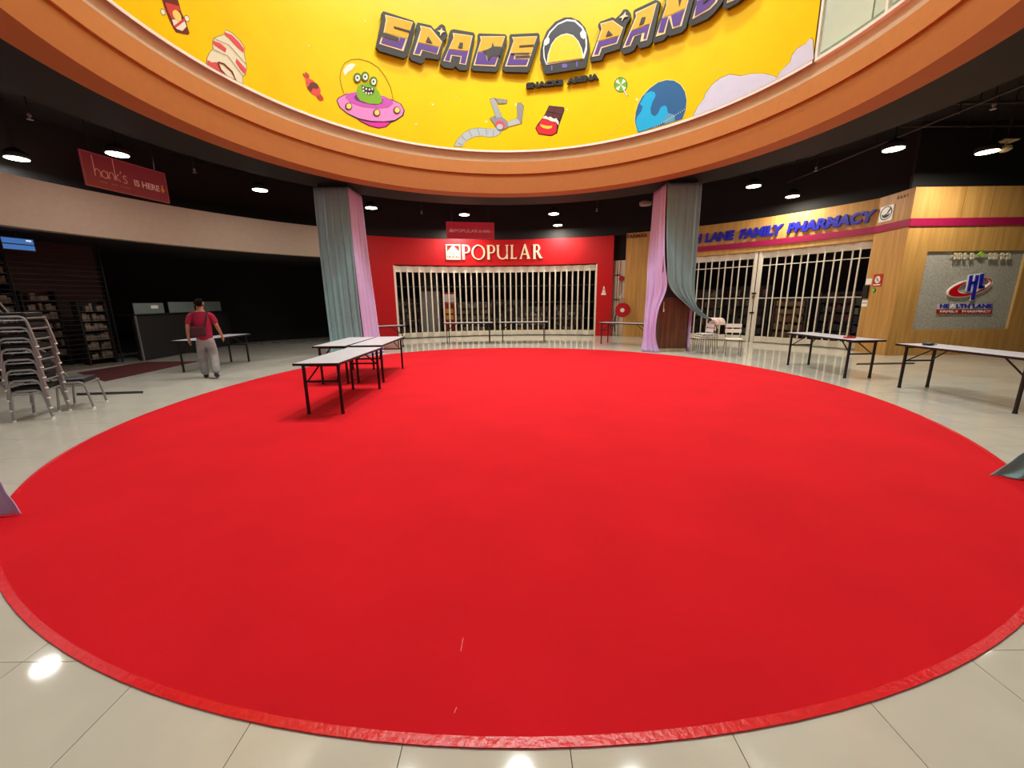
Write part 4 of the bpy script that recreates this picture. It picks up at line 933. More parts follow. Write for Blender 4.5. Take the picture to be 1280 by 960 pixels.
raised(k2, [(652, 215), (985, 200), (1004, 225), (1000, 290), (882, 645), (860, 674), (590, 668), (552, 640), (556, 610), (650, 310), (638, 240)], [(672, 252), (975, 240), (855, 605), (588, 605), (690, 300)],
       [[(684, 262), (962, 250), (900, 452), (652, 452), (700, 300)]], [[(652, 458), (705, 458), (690, 520), (870, 520), (842, 588), (610, 588)]], [[(762, 358), (938, 346), (932, 364), (758, 376)], [(712, 485), (892, 476), (886, 496), (708, 502)], [(660, 450), (880, 445), (878, 455), (658, 462)]])
raised(k3, [(770, 160), (920, 105), (950, 125), (1010, 72), (1050, 12), (1098, 12), (1134, 60), (1138, 110), (1085, 190), (1065, 260), (1000, 490), (820, 545), (790, 620), (652, 645), (646, 600), (770, 270), (745, 230), (745, 190)], [(770, 185), (920, 145), (1045, 235), (975, 425), (790, 480), (760, 570), (670, 585), (787, 250)],
       [[(786, 196), (912, 158), (1030, 240), (1003, 328), (750, 396), (800, 255)]], [[(752, 404), (990, 340), (965, 412), (780, 464), (745, 554), (700, 558)]], [[(870, 270), (922, 325), (838, 346)]], [(1075, 45), (1080, 90), (1112, 100), (1060, 115), (1028, 168), (1035, 120), (998, 120), (1050, 85)])
raised(k4, [(110, 130), (132, 110), (372, -5), (405, 0), (435, 22), (332, 505), (290, 550), (190, 578), (152, 530), (120, 600), (60, 630), (-10, 648), (-45, 610), (-40, 570), (108, 240)], [(135, 150), (395, 30), (275, 480), (195, 500), (215, 402), (125, 440), (75, 550), (-15, 575), (145, 195)],
       [[(152, 160), (380, 46), (318, 278), (88, 366), (158, 198)]], [[(84, 376), (310, 290), (265, 464), (232, 468), (250, 382), (108, 430), (68, 536), (14, 548)]], [[(215, 215), (262, 204), (236, 286), (184, 306)]])
raised(k4, [(455, -75), (470, -90), (560, -125), (700, -160), (800, -200), (835, -180), (832, 0), (740, 330), (690, 385), (550, 430), (520, 420), (470, 480), (352, 514), (343, 490), (400, 270), (500, 20)], [(505, -45), (640, -90), (670, -60), (690, -110), (790, -145), (775, 0), (690, 310), (580, 345), (540, 205), (490, 402), (380, 440), (508, 60)],
       [[(520, -30), (635, -70), (670, -35), (698, -95), (772, -122), (762, 0), (735, 98), (560, 176), (470, 206), (518, 60)]], [[(455, 222), (530, 202), (475, 386), (412, 392)], [(565, 186), (730, 112), (670, 300), (590, 322)]], [[(655, -20), (695, -20), (665, 75)]])
raised(k4, [(850, -200), (1000, -270), (1180, -300), (1240, -250), (1235, -120), (1195, 0), (1150, 62), (1080, 150), (1000, 222), (800, 312), (768, 282), (840, 20)], [(885, -160), (1000, -210), (1160, -235), (1190, -190), (1180, -100), (1110, 30), (1030, 112), (818, 230), (875, 40)],
       [[(895, -145), (1000, -190), (1150, -215), (1172, -180), (1160, -100), (1130, -40), (884, -5)]], [[(882, 5), (1105, -20), (1090, 20), (1020, 96), (848, 198)]], [[(965, -100), (1060, -130), (1060, -60), (1010, 5), (955, 45)]])
raised(kp, [(903, 9), (912, -35), (935, -60), (958, -60), (948, -20), (936, -8), (930, -4), (922, 3), (908, 11)], [(908, 4), (918, -32), (938, -52), (950, -50), (940, -20), (928, -10), (918, 0)], [[(916, -26), (938, -46), (946, -44), (940, -28), (916, -20)]], [[(914, -16), (936, -24), (932, -14), (916, -2), (910, 1)]], [[(926, -34), (934, -40), (932, -30), (925, -27)]])
# helmet emblem (plain visor)
HC = pol(74.8, RB, 8.1); HN = (Vector((CX, CY, 8.1)) - HC).normalized()
def hm(x, y, d):
    r_ = ray(x, y); o_ = Vector((0, 0, CAM_H)); t_ = (HC + HN * 0.15 - o_).dot(HN) / r_.dot(HN)
    return o_ + r_ * t_ + HN * (d - 0.15)
def hb(p, d0, d1, mat, n_, parent): return MB().prism(k3(p), hm, d0 + 0.015 if d0 > 0.1 else d0, d1 + 0.015).build(n_, mat, parent)
hel = hb([(75, 400), (130, 270), (230, 160), (340, 108), (420, 106), (520, 150), (590, 230), (630, 350), (642, 480), (606, 680), (590, 715), (130, 788), (95, 770), (76, 690), (46, 620), (52, 500)], 0.06, 0.12, m_block, 'helmet_emblem', sg)
hb([(84, 480), (100, 400), (160, 280), (260, 182), (370, 132), (470, 142), (560, 222), (600, 300), (613, 400), (610, 500), (575, 612), (120, 680), (90, 590)], 0.122, 0.127, M('white_face', (244, 244, 248), rough=0.4), 'visor_rim', hel)
hb([(98, 480), (120, 400), (172, 298), (262, 202), (370, 156), (462, 166), (545, 240), (586, 340), (596, 450), (560, 592), (125, 655), (104, 580)], 0.129, 0.134, M('slate_face', (52, 54, 70), rough=0.4), 'visor', hel)
hb([(130, 665), (142, 560), (182, 440), (235, 365), (300, 322), (372, 306), (446, 328), (508, 395), (552, 490), (575, 605)], 0.136, 0.140, MATS['white_face'], 'yellow_visor_rim', hel)
hb([(145, 658), (154, 560), (192, 442), (240, 374), (300, 333), (372, 318), (440, 338), (500, 402), (540, 492), (562, 602)], 0.142, 0.146, M('yellow_face', (250, 206, 20), rough=0.4), 'yellow_visor', hel)  # plain yellow visor area in the emblem's own colour
for p in ([(100, 390), (140, 338), (163, 370), (158, 420), (120, 452), (90, 440)], [(528, 300), (560, 265), (598, 290), (604, 350), (570, 376), (538, 350)]): hb(p, 0.136, 0.140, MATS['white_face'], 'highlight', hel)
m_vio = M('light_violet', (116, 96, 190), rough=0.4)
for p in (ell(342, 690, 34, 26, 14), [(180, 690), (196, 688), (196, 746), (180, 748)], [(482, 640), (498, 638), (498, 702), (482, 704)]): hb(p, 0.122, 0.128, m_vio, 'violet_mark', hel)
# small black raised line below
t = thing('small_lettering', 'small black raised lettering line under the helmet emblem', 'sign', pol(76, RB, 7.3), world=True)
def word_b(s, p):
    (xl, yb), (xr, yb2), h = p
    def mp_(u, v, d):
        x = xl + (xr - xl) * u; y = yb + (yb2 - yb) * u - h * v
        a, z = on_cyl(x, y, RB - 0.09); return pol(a, RB - d, z)
    text_on(s, mp_, 0.02, 0.09, 'letter', M('black_acrylic', (14, 12, 14), rough=0.4), t, bold=0.085, split=True)
word_b('SNACKS', ((657.5, 110.5), (704, 106), 7.2)); word_b('ARENA', ((708.5, 105), (748.5, 99), 7.6))

# ---------------------------------------------------------------- draped pillars
m_pbase = M('marble_skirting', (186, 174, 150), rough=0.3, scale=6, c2=(150, 136, 112))
def pillar(x0, x1, y0, y1, label, near=False):
    t = thing('square_pillar', label, 'pillar', ((x0 + x1) / 2, (y0 + y1) / 2, 0), group='square pillars round the red carpet', world=True)
    MB().box(x0, x1, y0, y1, 0, 0.10).build('skirting', m_pbase, t)
    e = 0.012
    MB().box(x0 + e, x1 - e, y0 + e, y1 - e, 0.10, 1.58).build('timber_cladding', m_walnut, t)
    MB().box(x0 + 0.03, x1 - 0.03, y0 + 0.03, y1 - 0.03, 1.58, 4.70).build('shaft', M('pillar_grey_paint', (46, 46, 47), rough=0.6), t)
    return t
PW = 0.86
tR = pillar(4.29, 4.29 + PW, 11.5, 11.5 + PW, 'square dark timber clad pillar at right showing between parted drapes')
MB().box(4.40, 4.415, 11.488, 11.511, 1.17, 1.45).build('handle', m_whitepl, tR); MB().box(4.392, 4.423, 11.47, 11.487, 1.17, 1.25).build('handle', m_whitepl, tR)
pillar(-4.39 - PW, -4.39, 11.5, 11.5 + PW, 'square pillar wrapped by drapes at left of the red shop')
pillar(-4.39 - PW, -4.39, 1.05, 1.05 + PW, 'square pillar nearest the viewer on the left')
pillar(4.29, 4.29 + PW, 1.05, 1.05 + PW, 'square pillar nearest the viewer on the right')
def cat(p0, p1, p2, p3, t):
    return 0.5 * ((2 * p1) + (p2 - p0) * t + (2 * p0 - 5 * p1 + 4 * p2 - p3) * t * t + (3 * p1 - p0 - 3 * p2 + p3) * t ** 3)
def drape(name, rows, pleats, amp, mat, label, group, seed, ns=90, nt=36, lilt=0.0):
    """rows: (left point, right point) from the top hem to the bottom hem"""
    rnd = random.Random(seed); k = len(rows)
    ph = [rnd.uniform(0, 6.28) for _ in range(4)]; fr = [pleats, pleats * 1.73, pleats * 0.57]
    Ls = [Vector(r[0]) for r in rows]; Rs = [Vector(r[1]) for r in rows]
    vs = []; fs = []
    for i in range(nt + 1):
        q = i / nt * (k - 1); j = min(int(q), k - 2); t = q - j
        g_ = lambda P: cat(P[max(j - 1, 0)], P[j], P[j + 1], P[min(j + 2, k - 1)], t)
        Lp, Rp = g_(Ls), g_(Rs); d = Rp - Lp; n = Vector((d.y, -d.x, 0)); n = n.normalized() if n.length > 1e-6 else Vector((0, -1, 0))
        v = i / nt; A = amp * (0.35 + 0.65 * min(1, v * 2.2)) 
        for c in range(ns + 1):
            s = c / ns
            w_ = math.sin(6.2832 * fr[0] * s + ph[0] + 0.9 * math.sin(2.2 * v + ph[3])) + 0.55 * math.sin(6.2832 * fr[1] * s + ph[1] + 1.3 * v) + 0.5 * math.sin(6.2832 * fr[2] * s + ph[2])
            p = Lp + d * s + n * (A * w_ + A * 1.6)
            p.z = max(p.z, 0.012)
            vs.append(p)
    for i in range(nt):
        for c in range(ns):
            a = i * (ns + 1) + c; fs.append((a, a + 1, a + ns + 2, a + ns + 1))
    o = MB().add(vs, fs).build(name, mat, None, smooth=True)
    for p in o.data.polygons: p.use_smooth = True
    md = o.modifiers.new('cloth_thickness', 'SOLIDIFY'); md.thickness = 0.005; md.offset = 0
    return tag(o, label, 'drape', group)
GD = 'drapes hung on the square pillars'
ZT = 4.59
drape('cloth_drape', [((4.24, 12.38, ZT), (4.26, 11.45, ZT)), ((4.20, 12.3, 3.6), (4.29, 11.44, 3.6)), ((4.12, 12.15, 2.6), (4.36, 11.43, 2.6)), ((4.06, 11.95, 1.9), (4.46, 11.42, 1.88)), ((4.02, 11.85, 1.2), (4.26, 11.42, 1.2)), ((3.98, 11.75, 0.5), (4.22, 11.42, 0.5)), ((3.90, 11.68, 0.02), (4.34, 11.36, 0.02))],
      4.0, 0.022, m_lilac, 'lilac drape falling to the floor on the left of the right pillar', GD, 1)
drape('cloth_drape', [((4.26, 11.44, ZT), (5.19, 11.45, ZT)), ((4.29, 11.43, 3.6), (5.19, 11.44, 3.6)), ((4.37, 11.42, 2.6), (5.20, 11.44, 2.6)), ((4.48, 11.41, 1.88), (5.22, 11.43, 1.78)), ((4.95, 11.40, 1.40), (5.30, 11.41, 1.36)), ((5.35, 11.37, 1.08), (5.48, 11.38, 1.14)), ((5.62, 11.36, 0.94), (5.66, 11.38, 1.0))],
      5.0, 0.02, m_teal, 'teal drape on the right pillar swept aside onto the white chairs', GD, 2)
drape('cloth_drape', [((5.19, 11.44, ZT), (5.20, 12.38, ZT)), ((5.2, 11.46, 2.4), (5.22, 12.38, 2.4)), ((5.2, 11.46, 0.015), (5.24, 12.4, 0.015))], 4, 0.012, m_lilac, 'lilac drape hanging behind the white stacked chairs', GD, 3, 60, 20)
drape('cloth_drape', [((-5.30, 11.45, ZT), (-4.38, 11.45, ZT)), ((-5.30, 11.44, 3.0), (-4.37, 11.44, 3.0)), ((-5.27, 11.42, 1.4), (-4.34, 11.42, 1.4)), ((-5.24, 11.38, 0.5), (-4.30, 11.38, 0.5)), ((-5.22, 11.25, 0.02), (-4.25, 11.25, 0.02))], 6.0, 0.018, m_teal, 'teal drape covering the front of the left pillar', GD, 4)
drape('cloth_drape', [((-4.37, 11.44, ZT), (-4.35, 12.38, ZT)), ((-4.36, 11.43, 3.0), (-4.30, 12.38, 3.0)), ((-4.32, 11.42, 1.4), (-4.22, 12.4, 1.4)), ((-4.28, 11.40, 0.5), (-4.16, 12.4, 0.5)), ((-4.24, 11.32, 0.02), (-4.05, 12.4, 0.02))], 5.0, 0.016, m_lilac, 'lilac drape on the side of the left pillar facing the red shop', GD, 5)
drape('cloth_drape', [((-4.36, 1.96, ZT), (-5.28, 1.96, ZT)), ((-4.34, 2.0, 2.5), (-5.28, 2.0, 2.5)), ((-4.30, 2.10, 1.0), (-5.26, 2.10, 1.0)), ((-3.93, 2.66, 0.42), (-5.2, 2.25, 0.42)), ((-3.80, 2.70, 0.16), (-5.1, 2.36, 0.16)), ((-3.72, 2.68, 0.015), (-5.1, 2.36, 0.015))], 5, 0.02, m_lilac, 'pale lilac drape hem trailing onto the carpet at the left edge', GD, 6)
drape('cloth_drape', [((5.16, 1.96, ZT), (4.26, 1.96, ZT)), ((5.16, 2.0, 2.5), (4.26, 2.0, 2.5)), ((5.16, 2.2, 1.0), (4.34, 2.3, 1.0)), ((5.2, 2.6, 0.34), (4.34, 3.0, 0.34)), ((5.2, 2.70, 0.12), (4.24, 3.10, 0.12)), ((5.2, 2.75, 0.015), (4.12, 3.10, 0.015))], 5, 0.02, m_teal, 'teal drape hem spreading on the carpet at the right edge', GD, 7)

# ---------------------------------------------------------------- folding tables
TL, TW, TH = 1.86, 0.62, 0.745
def folding_table(label):
    t = thing('folding_table', label, 'table', group='grey topped folding tables')
    MB().box(-TW / 2 + .006, TW / 2 - .006, -TL / 2 + .006, TL / 2 - .006, TH - 0.02, TH).build('tabletop', m_tabletop, t)
    e = MB(); 
    for a in ((-TW / 2, -TW / 2 + .006, -TL / 2, TL / 2), (TW / 2 - .006, TW / 2, -TL / 2, TL / 2), (-TW / 2 + .006, TW / 2 - .006, -TL / 2, -TL / 2 + .006), (-TW / 2 + .006, TW / 2 - .006, TL / 2 - .006, TL / 2)): e.box(*a, TH - 0.032, TH + 0.001)
    e.build('edge_band', m_blackmetal, t)
    MB().box(-TW / 2 + .03, TW / 2 - .03, -TL / 2 + .03, TL / 2 - .03, TH - 0.034, TH - 0.0205).build('underside', m_blackmetal, t)
    for s in (-1, 1):
        y = s * (TL / 2 - 0.14)
        for sx in (-1, 1):
            x = sx * (TW / 2 - 0.07)
            MB().bar((x, y, 0.03), (x, y, TH - 0.03), 0.036, 0.026, up=(0, 1, 0)).build('leg', m_blackmetal, t)
            MB().box(x - 0.02, x + 0.02, y - 0.016, y + 0.016, 0, 0.03).build('foot_cap', m_blackmetal, t)
            MB().bar((x * 0.86, y, 0.47), (x * 0.55, y - s * 0.34, TH - 0.035), 0.016, 0.016).build('brace', m_blackmetal, t)
        MB().bar((-TW / 2 + 0.07, y, 0.47), (TW / 2 - 0.07, y, 0.47), 0.026, 0.026).build('crossbar', m_blackmetal, t)
        MB().box(-TW / 2 + .05, TW / 2 - .05, y - 0.02, y + 0.02, TH - 0.06, TH - 0.035).build('hinge_rail', m_blackmetal, t)
    return t
spots = [(-2.64, 6.13, 0, 'nearest folding table, end-on to the viewer, on the red carpet'), (-3.44, 8.22, 1.5, 'left folding table of the pair pushed together behind the nearest table'),
         (-2.78, 8.28, 2.0, 'right folding table of the pair pushed together behind the nearest table'), (-4.56, 13.35, -56, 'folding table half hidden behind the left pillar drapes'),
         (-1.62, 14.95, 90, 'folding table before the cream grille, left of two in line'), (0.46, 14.93, 90, 'folding table before the cream grille, right of two in line'),
         (3.93, 13.52, 48, 'folding table under the hose reel, left of the right pillar'), (6.66, 8.18, 0, 'folding table with a small red item, before the pharmacy shutter'),
         (6.90, 5.76, 0, 'folding table cut by the right edge with a small black item'), (-7.40, 9.78, 0, 'folding table beside the walking person near the dark restaurant')]
proto = None
for x, y, rz, lab in spots:
    if proto is None: o = proto = folding_table(lab)
    else: o = copy_tree(proto); o['label'] = lab
    o.location = (x, y, 0); o.rotation_euler = (0, 0, math.radians(rz))
proto.location = (spots[0][0], spots[0][1], 0.0065)
for o in COL.objects:
    if o.name in ('folding_table.001', 'folding_table.002'): o.location.z = 0.0075
# small items on tables
t = thing('tape_roll', 'small red tape dispenser lying on the right folding table', 'tape', gnd(1062, 422.5, TH + 0.002))
MB().box(-0.10, 0.10, -0.04, 0.04, 0, 0.025).build('body', M('bright_red_plastic', (214, 24, 40), rough=0.35), t, bevel=0.008)
MB().lathe([(0.03, 0.026), (0.045, 0.026), (0.045, 0.04), (0.03, 0.04)], 16).build('roll', M('red_tape', (180, 14, 30), rough=0.3), t)
t = thing('black_pouch', 'small black pouch lying on the folding table at the right edge', 'pouch', gnd(1160, 431.5, TH + 0.002))
MB().lathe([(0.05, 0), (0.07, 0.008), (0.075, 0.03), (0.05, 0.045), (0.01, 0.048)], 18).build('body', m_blackvinyl, t, smooth=True)
MB().tube([(0.07, 0, 0.02), (0.11, 0.02, 0.012), (0.12, -0.02, 0.012), (0.07, -0.02, 0.02)], 0.006, 6).build('loop', m_blackvinyl, t)

# ---------------------------------------------------------------- banquet chair stacks
def u_path(y, zt=0.415, a=0.19, b=0.14, r=0.05):
    pts = [(a, y, 0.015), (b + 0.012, y, zt - 0.07), (b - 0.01, y, zt - 0.02), (b - 0.05, y, zt), (-b + 0.05, y, zt), (-b + 0.01, y, zt - 0.02), (-b - 0.012, y, zt - 0.07), (-a, y, 0.015)]
    return pts
def banquet_chair(label):
    t = thing('banquet_chair', label, 'chair', group='stacked silver framed banquet chairs')
    for s in (-1, 1):
        MB().tube(u_path(s * 0.225), 0.016, 8).build('side_frame', m_chrome, t, smooth=True)
        for sx in (-1, 1): MB().tube([(sx * 0.19, s * 0.225, 0.0), (sx * 0.189, s * 0.225, 0.022)], 0.02, 8).build('foot_cap', m_whitepl, t, smooth=True)
        MB().tube([(0.14, s * 0.215, 0.365), (-0.14, s * 0.215, 0.365)], 0.009, 6).build('side_rail', m_chrome, t)
    for sx in (-1, 1): MB().tube([(sx * 0.155, -0.225, 0.392), (sx * 0.155, 0.225, 0.392)], 0.012, 8).build('seat_rail', m_chrome, t)
    MB().box(-0.16, 0.15, -0.205, 0.205, 0.412, 0.466).build('seat', m_blackvinyl, t, bevel=0.018, smooth=True)
    MB().box(-0.145, 0.14, -0.195, 0.195, 0.387, 0.412).build('seat_pan', m_blackvinyl, t)
    bp = [(-0.16, -0.215, 0.39), (-0.21, -0.215, 0.50), (-0.36, -0.205, 0.86), (-0.39, -0.17, 0.91), (-0.395, -0.12, 0.92), (-0.395, 0.12, 0.92), (-0.39, 0.17, 0.91), (-0.36, 0.205, 0.86), (-0.21, 0.215, 0.50), (-0.16, 0.215, 0.39)]
    MB().tube(bp, 0.0125, 8).build('back_frame', m_chrome, t, smooth=True)
    b = MB(); b.add([(-0.235, -0.19, 0.56), (-0.235, 0.19, 0.56), (-0.37, 0.17, 0.88), (-0.37, -0.17, 0.88), (-0.265, -0.19, 0.55), (-0.265, 0.19, 0.55), (-0.40, 0.17, 0.87), (-0.40, -0.17, 0.87)], [(0, 1, 2, 3), (7, 6, 5, 4), (0, 4, 5, 1), (1, 5, 6, 2), (2, 6, 7, 3), (3, 7, 4, 0)])
    b.build('backrest', M('navy_vinyl', (20, 22, 34), rough=0.5), t, bevel=0.01)
    return t
SX, SY, SR = -6.757, 5.433, math.radians(27)
ex = Vector((math.cos(SR), math.sin(SR), 0)); ey = Vector((-math.sin(SR), math.cos(SR), 0))
ords = ['lowest', 'second from bottom', 'third from bottom', 'fourth from bottom', 'fifth from bottom', 'sixth from bottom', 'seventh from bottom', 'topmost']
pc = None
for k in range(8):
    lab = 'silver and black banquet chair, %s of the tall stack at left' % ords[k]
    if pc is None: o = pc = banquet_chair(lab)
    else: o = copy_tree(pc); o['label'] = lab
    o.location = Vector((SX, SY, 0.143 * k)) + ex * (0.004 * k); o.rotation_euler = (0, 0, SR)
o = copy_tree(pc); o['label'] = 'single silver and black banquet chair just behind the tall stack'
o.location = Vector((-6.735, 5.96, 0)); o.rotation_euler = (0, 0, SR)

# ---------------------------------------------------------------- white cafe chairs
def cafe_chair(label):
    t = thing('cafe_chair', label, 'chair', group='white slatted chairs by the right pillar')
    m_tube = M('dull_grey_tube', (140, 138, 134), rough=0.4, metal=0.5)
    for s in (-1, 1):
        MB().tube([(0.20, s * 0.185, 0.005), (0.185, s * 0.185, 0.43)], 0.011, 8).build('leg', m_tube, t, smooth=True)
        MB().tube([(-0.22, s * 0.185, 0.005), (-0.17, s * 0.185, 0.44), (-0.21, s * 0.185, 0.84)], 0.011, 8).build('leg', m_tube, t, smooth=True)
        MB().tube([(0.185, s * 0.185, 0.425), (-0.172, s * 0.185, 0.425)], 0.009, 8).build('seat_rail', m_tube, t)
    for i in range(5):
        x = 0.19 - i * 0.08; MB().box(x - 0.036, x + 0.036, -0.20, 0.20, 0.436, 0.456).build('seat_slat', m_whitepl, t, bevel=0.004)
    for z in (0.60, 0.74):
        x = -0.17 - (z - 0.44) * 0.1 + 0.012
        MB().bar((x, -0.20, z + 0.05), (x - 0.0, 0.20, z + 0.05), 0.02, 0.10).build('back_slat', m_whitepl, t, bevel=0.004)
    return t
pc = None
for k, (x, y, z, rz, lab) in enumerate(((5.46, 11.16, 0, 180, 'lowest white chair of the stack under the teal drape'), (5.52, 11.16, 0.055, 180, 'middle white chair of the stack under the teal drape'), (5.58, 11.16, 0.11, 180, 'top white chair of the stack under the teal drape'), (6.08, 10.72, 0, -112, 'single white slatted chair standing right of the stacked ones'))):
    if pc is None: o = pc = cafe_chair(lab)
    else: o = copy_tree(pc); o['label'] = lab
    o.location = (x, y, z); o.rotation_euler = (0, 0, math.radians(rz))
drape('bunched_cloth', [((5.52, 11.34, 0.99), (5.86, 11.30, 0.985)), ((5.54, 11.05, 1.0), (5.88, 11.02, 0.995)), ((5.62, 10.94, 0.92), (5.92, 10.93, 0.90)), ((5.66, 10.92, 0.82), (5.92, 10.92, 0.81))], 3, 0.012, M('pale_pink_cloth', (236, 216, 206), rough=0.8, sheen=0.2), 'pale pink cloth bunched over the back of the white stacked chairs', None, 9, 40, 14)

# ---------------------------------------------------------------- walking person
def skin(name, pts, edges, mat, parent=None, sub=2, root=None):
    keys = list(pts); me = bpy.data.meshes.new(name); me.from_pydata([pts[k][0] for k in keys], [(keys.index(a), keys.index(b)) for a, b in edges], [])
    o = bpy.data.objects.new(name, me); COL.objects.link(o)
    o.modifiers.new('skin', 'SKIN')
    if not me.skin_vertices: return o
    for i, k in enumerate(keys):
        r = pts[k][1]; me.skin_vertices[0].data[i].radius = (r, r) if not isinstance(r, tuple) else r
        me.skin_vertices[0].data[i].use_root = (k == (root or keys[0]))
    ss = o.modifiers.new('sub', 'SUBSURF'); ss.levels = sub; ss.render_levels = sub
    bpy.context.view_layer.update()
    nm = bpy.data.meshes.new_from_object(o.evaluated_get(bpy.context.evaluated_depsgraph_get()))
    o.modifiers.clear(); o.data = nm; bpy.data.meshes.remove(me); nm.name = name
    nm.materials.clear(); nm.materials.append(mat)
    for p in nm.polygons: p.use_smooth = True
    adopt(o, parent); return o
m_skin = M('skin', (186, 132, 104), rough=0.6, var=0.04)
m_hair = M('black_hair', (9, 8, 8), rough=0.9, spec=0.15)
m_shirt = M('maroon_cotton', (158, 26, 62), rough=0.85, bump=0.3, scale=14)
m_jean = M('grey_denim', (146, 148, 150), rough=0.85, var=0.2, scale=7, bump=0.4)
m_shoe = M('black_rubber', (18, 17, 18), rough=0.5)
B = {'pelvis': ((0, 0, .88), (.10, .08)), 'spine': ((0, -.005, 1.06), (.10, .08)), 'chest': ((0, -.01, 1.25), (.115, .085)), 'collar': ((0, 0, 1.35), (.06, .05)), 'neck': ((0, .012, 1.43), .05), 'skull': ((.004, .03, 1.50), .066), 'crown': ((.006, .022, 1.585), (.074, .084)), 'top': ((.006, .018, 1.635), (.05, .055)),
     'muzzle': ((.022, .075, 1.49), .040), 'nose': ((.032, .112, 1.515), .014),
     'earL': ((-.074, .015, 1.53), .014), 'earR': ((.082, -.005, 1.53), .014)}
E_ = [('pelvis', 'spine'), ('spine', 'chest'), ('chest', 'collar'), ('collar', 'neck'), ('neck', 'skull'), ('skull', 'crown'), ('crown', 'top'), ('skull', 'muzzle'), ('muzzle', 'nose'), ('crown', 'earL'), ('crown', 'earR')]
arms = {'L': [(-.185, 0, 1.325), (-.245, -.035, 1.09), (-.268, .02, .875), (-.272, .035, .80)], 'R': [(.185, 0, 1.325), (.240, -.03, 1.10), (.285, .07, .905), (.298, .10, .835)]}
for s_, P4 in arms.items():
    for k, (p, r) in enumerate(zip(P4, (.042, .040, .028, (.034, .02)))): B['arm%s%d' % (s_, k)] = (p, r)
    E_ += [('collar', 'arm%s0' % s_)] + [('arm%s%d' % (s_, k), 'arm%s%d' % (s_, k + 1)) for k in range(3)]
    pal = Vector(P4[3]); dn = (pal - Vector(P4[2])).normalized(); sd_ = -1 if s_ == 'L' else 1
    for f, (off, ln) in enumerate(((.026, .060), (.010, .072), (-.008, .068), (-.024, .052))):
        base = pal + Vector((0, off, -.012)); k0 = 'f%s%da' % (s_, f); k1 = 'f%s%db' % (s_, f); k2 = 'f%s%dc' % (s_, f)
        B[k0] = (tuple(base + dn * .022), .0095); B[k1] = (tuple(base + dn * (.022 + ln * .5) + Vector((-sd_ * .008, .006, 0))), .009); B[k2] = (tuple(base + dn * (.015 + ln) + Vector((-sd_ * .024, .010, 0))), .0075)
        E_ += [('arm%s3' % s_, k0), (k0, k1), (k1, k2)]
    B['t%sa' % s_] = (tuple(pal + Vector((-sd_ * .01, .036, .02))), .011); B['t%sb' % s_] = (tuple(pal + Vector((-sd_ * .022, .05, -.02))), .0095); B['t%sc' % s_] = (tuple(pal + Vector((-sd_ * .028, .05, -.05))), .008)
    E_ += [('arm%s3' % s_, 't%sa' % s_), ('t%sa' % s_, 't%sb' % s_), ('t%sb' % s_, 't%sc' % s_)]
legs = {'L': [(-.09, .01, .86), (-.10, .10, .49), (-.10, .10, .10), (-.10, .20, .05)], 'R': [(.09, -.01, .86), (.10, .03, .48), (.115, -.20, .155), (.118, -.13, .06)]}
for s_, P4 in legs.items():
    for k, (p, r) in enumerate(zip(P4, (.07, .05, .03, .026))): B['leg%s%d' % (s_, k)] = (p, r)
    E_ += [('pelvis', 'leg%s0' % s_)] + [('leg%s%d' % (s_, k), 'leg%s%d' % (s_, k + 1)) for k in range(3)]
man = skin('person', B, E_, m_skin, root='pelvis')
tag(man, 'person in maroon t-shirt and grey trousers walking away toward the dark restaurant', 'person')
man.location = (-6.42, 8.22, 0.0); man.rotation_euler = (0, 0, math.radians(30))
skin('t_shirt', {'hem': ((0, 0, .73), (.165, .13)), 'waist': ((0, -.005, 1.0), (.158, .118)), 'chest': ((0, -.01, 1.24), (.172, .122)), 'yoke': ((0, -.005, 1.345), (.115, .085)), 'neck': ((0, .0, 1.395), (.06, .055)),
                 'sl0': ((-.172, 0, 1.315), (.068, .074)), 'sl1': ((-.228, -.022, 1.12), (.062, .07)), 'sr0': ((.172, 0, 1.315), (.068, .074)), 'sr1': ((.228, -.02, 1.12), (.062, .07))},
     [('hem', 'waist'), ('waist', 'chest'), ('chest', 'yoke'), ('yoke', 'neck'), ('yoke', 'sl0'), ('sl0', 'sl1'), ('yoke', 'sr0'), ('sr0', 'sr1')], m_shirt, man, root='chest')
skin('trousers', {'waist': ((0, 0, .93), (.142, .11)), 'seat': ((0, 0, .80), (.15, .115)), 'lh': ((-.085, .02, .72), .096), 'lk': ((-.10, .095, .48), .09), 'lk2': ((-.105, .10, .30), .086), 'la': ((-.105, .10, .055), (.080, .088)),
                  'rh': ((.088, 0, .72), .096), 'rk': ((.10, .02, .48), .09), 'rk2': ((.11, -.08, .30), .084), 'ra': ((.118, -.19, .115), (.078, .082))},
     [('waist', 'seat'), ('seat', 'lh'), ('lh', 'lk'), ('lk', 'lk2'), ('lk2', 'la'), ('seat', 'rh'), ('rh', 'rk'), ('rk', 'rk2'), ('rk2', 'ra')], m_jean, man, root='seat')
skin('shoe', {'heel': ((-.105, .07, .045), (.045, .045)), 'mid': ((-.105, .16, .042), (.048, .042)), 'toe': ((-.105, .27, .035), (.042, .034))}, [('heel', 'mid'), ('mid', 'toe')], m_shoe, man)
skin('shoe', {'heel': ((.118, -.235, .125), (.045, .045)), 'mid': ((.118, -.165, .07), (.048, .042)), 'toe': ((.118, -.075, .036), (.042, .034))}, [('heel', 'mid'), ('mid', 'toe')], m_shoe, man)
hp = skin('hair', {'nape': ((-.004, -.045, 1.50), (.06, .035)), 'back': ((.0, -.035, 1.57), (.078, .062)), 'crown': ((.006, .012, 1.622), (.078, .06)), 'fringe': ((.018, .07, 1.625), (.062, .034))}, [('nape', 'back'), ('back', 'crown'), ('crown', 'fringe')], m_hair, man)
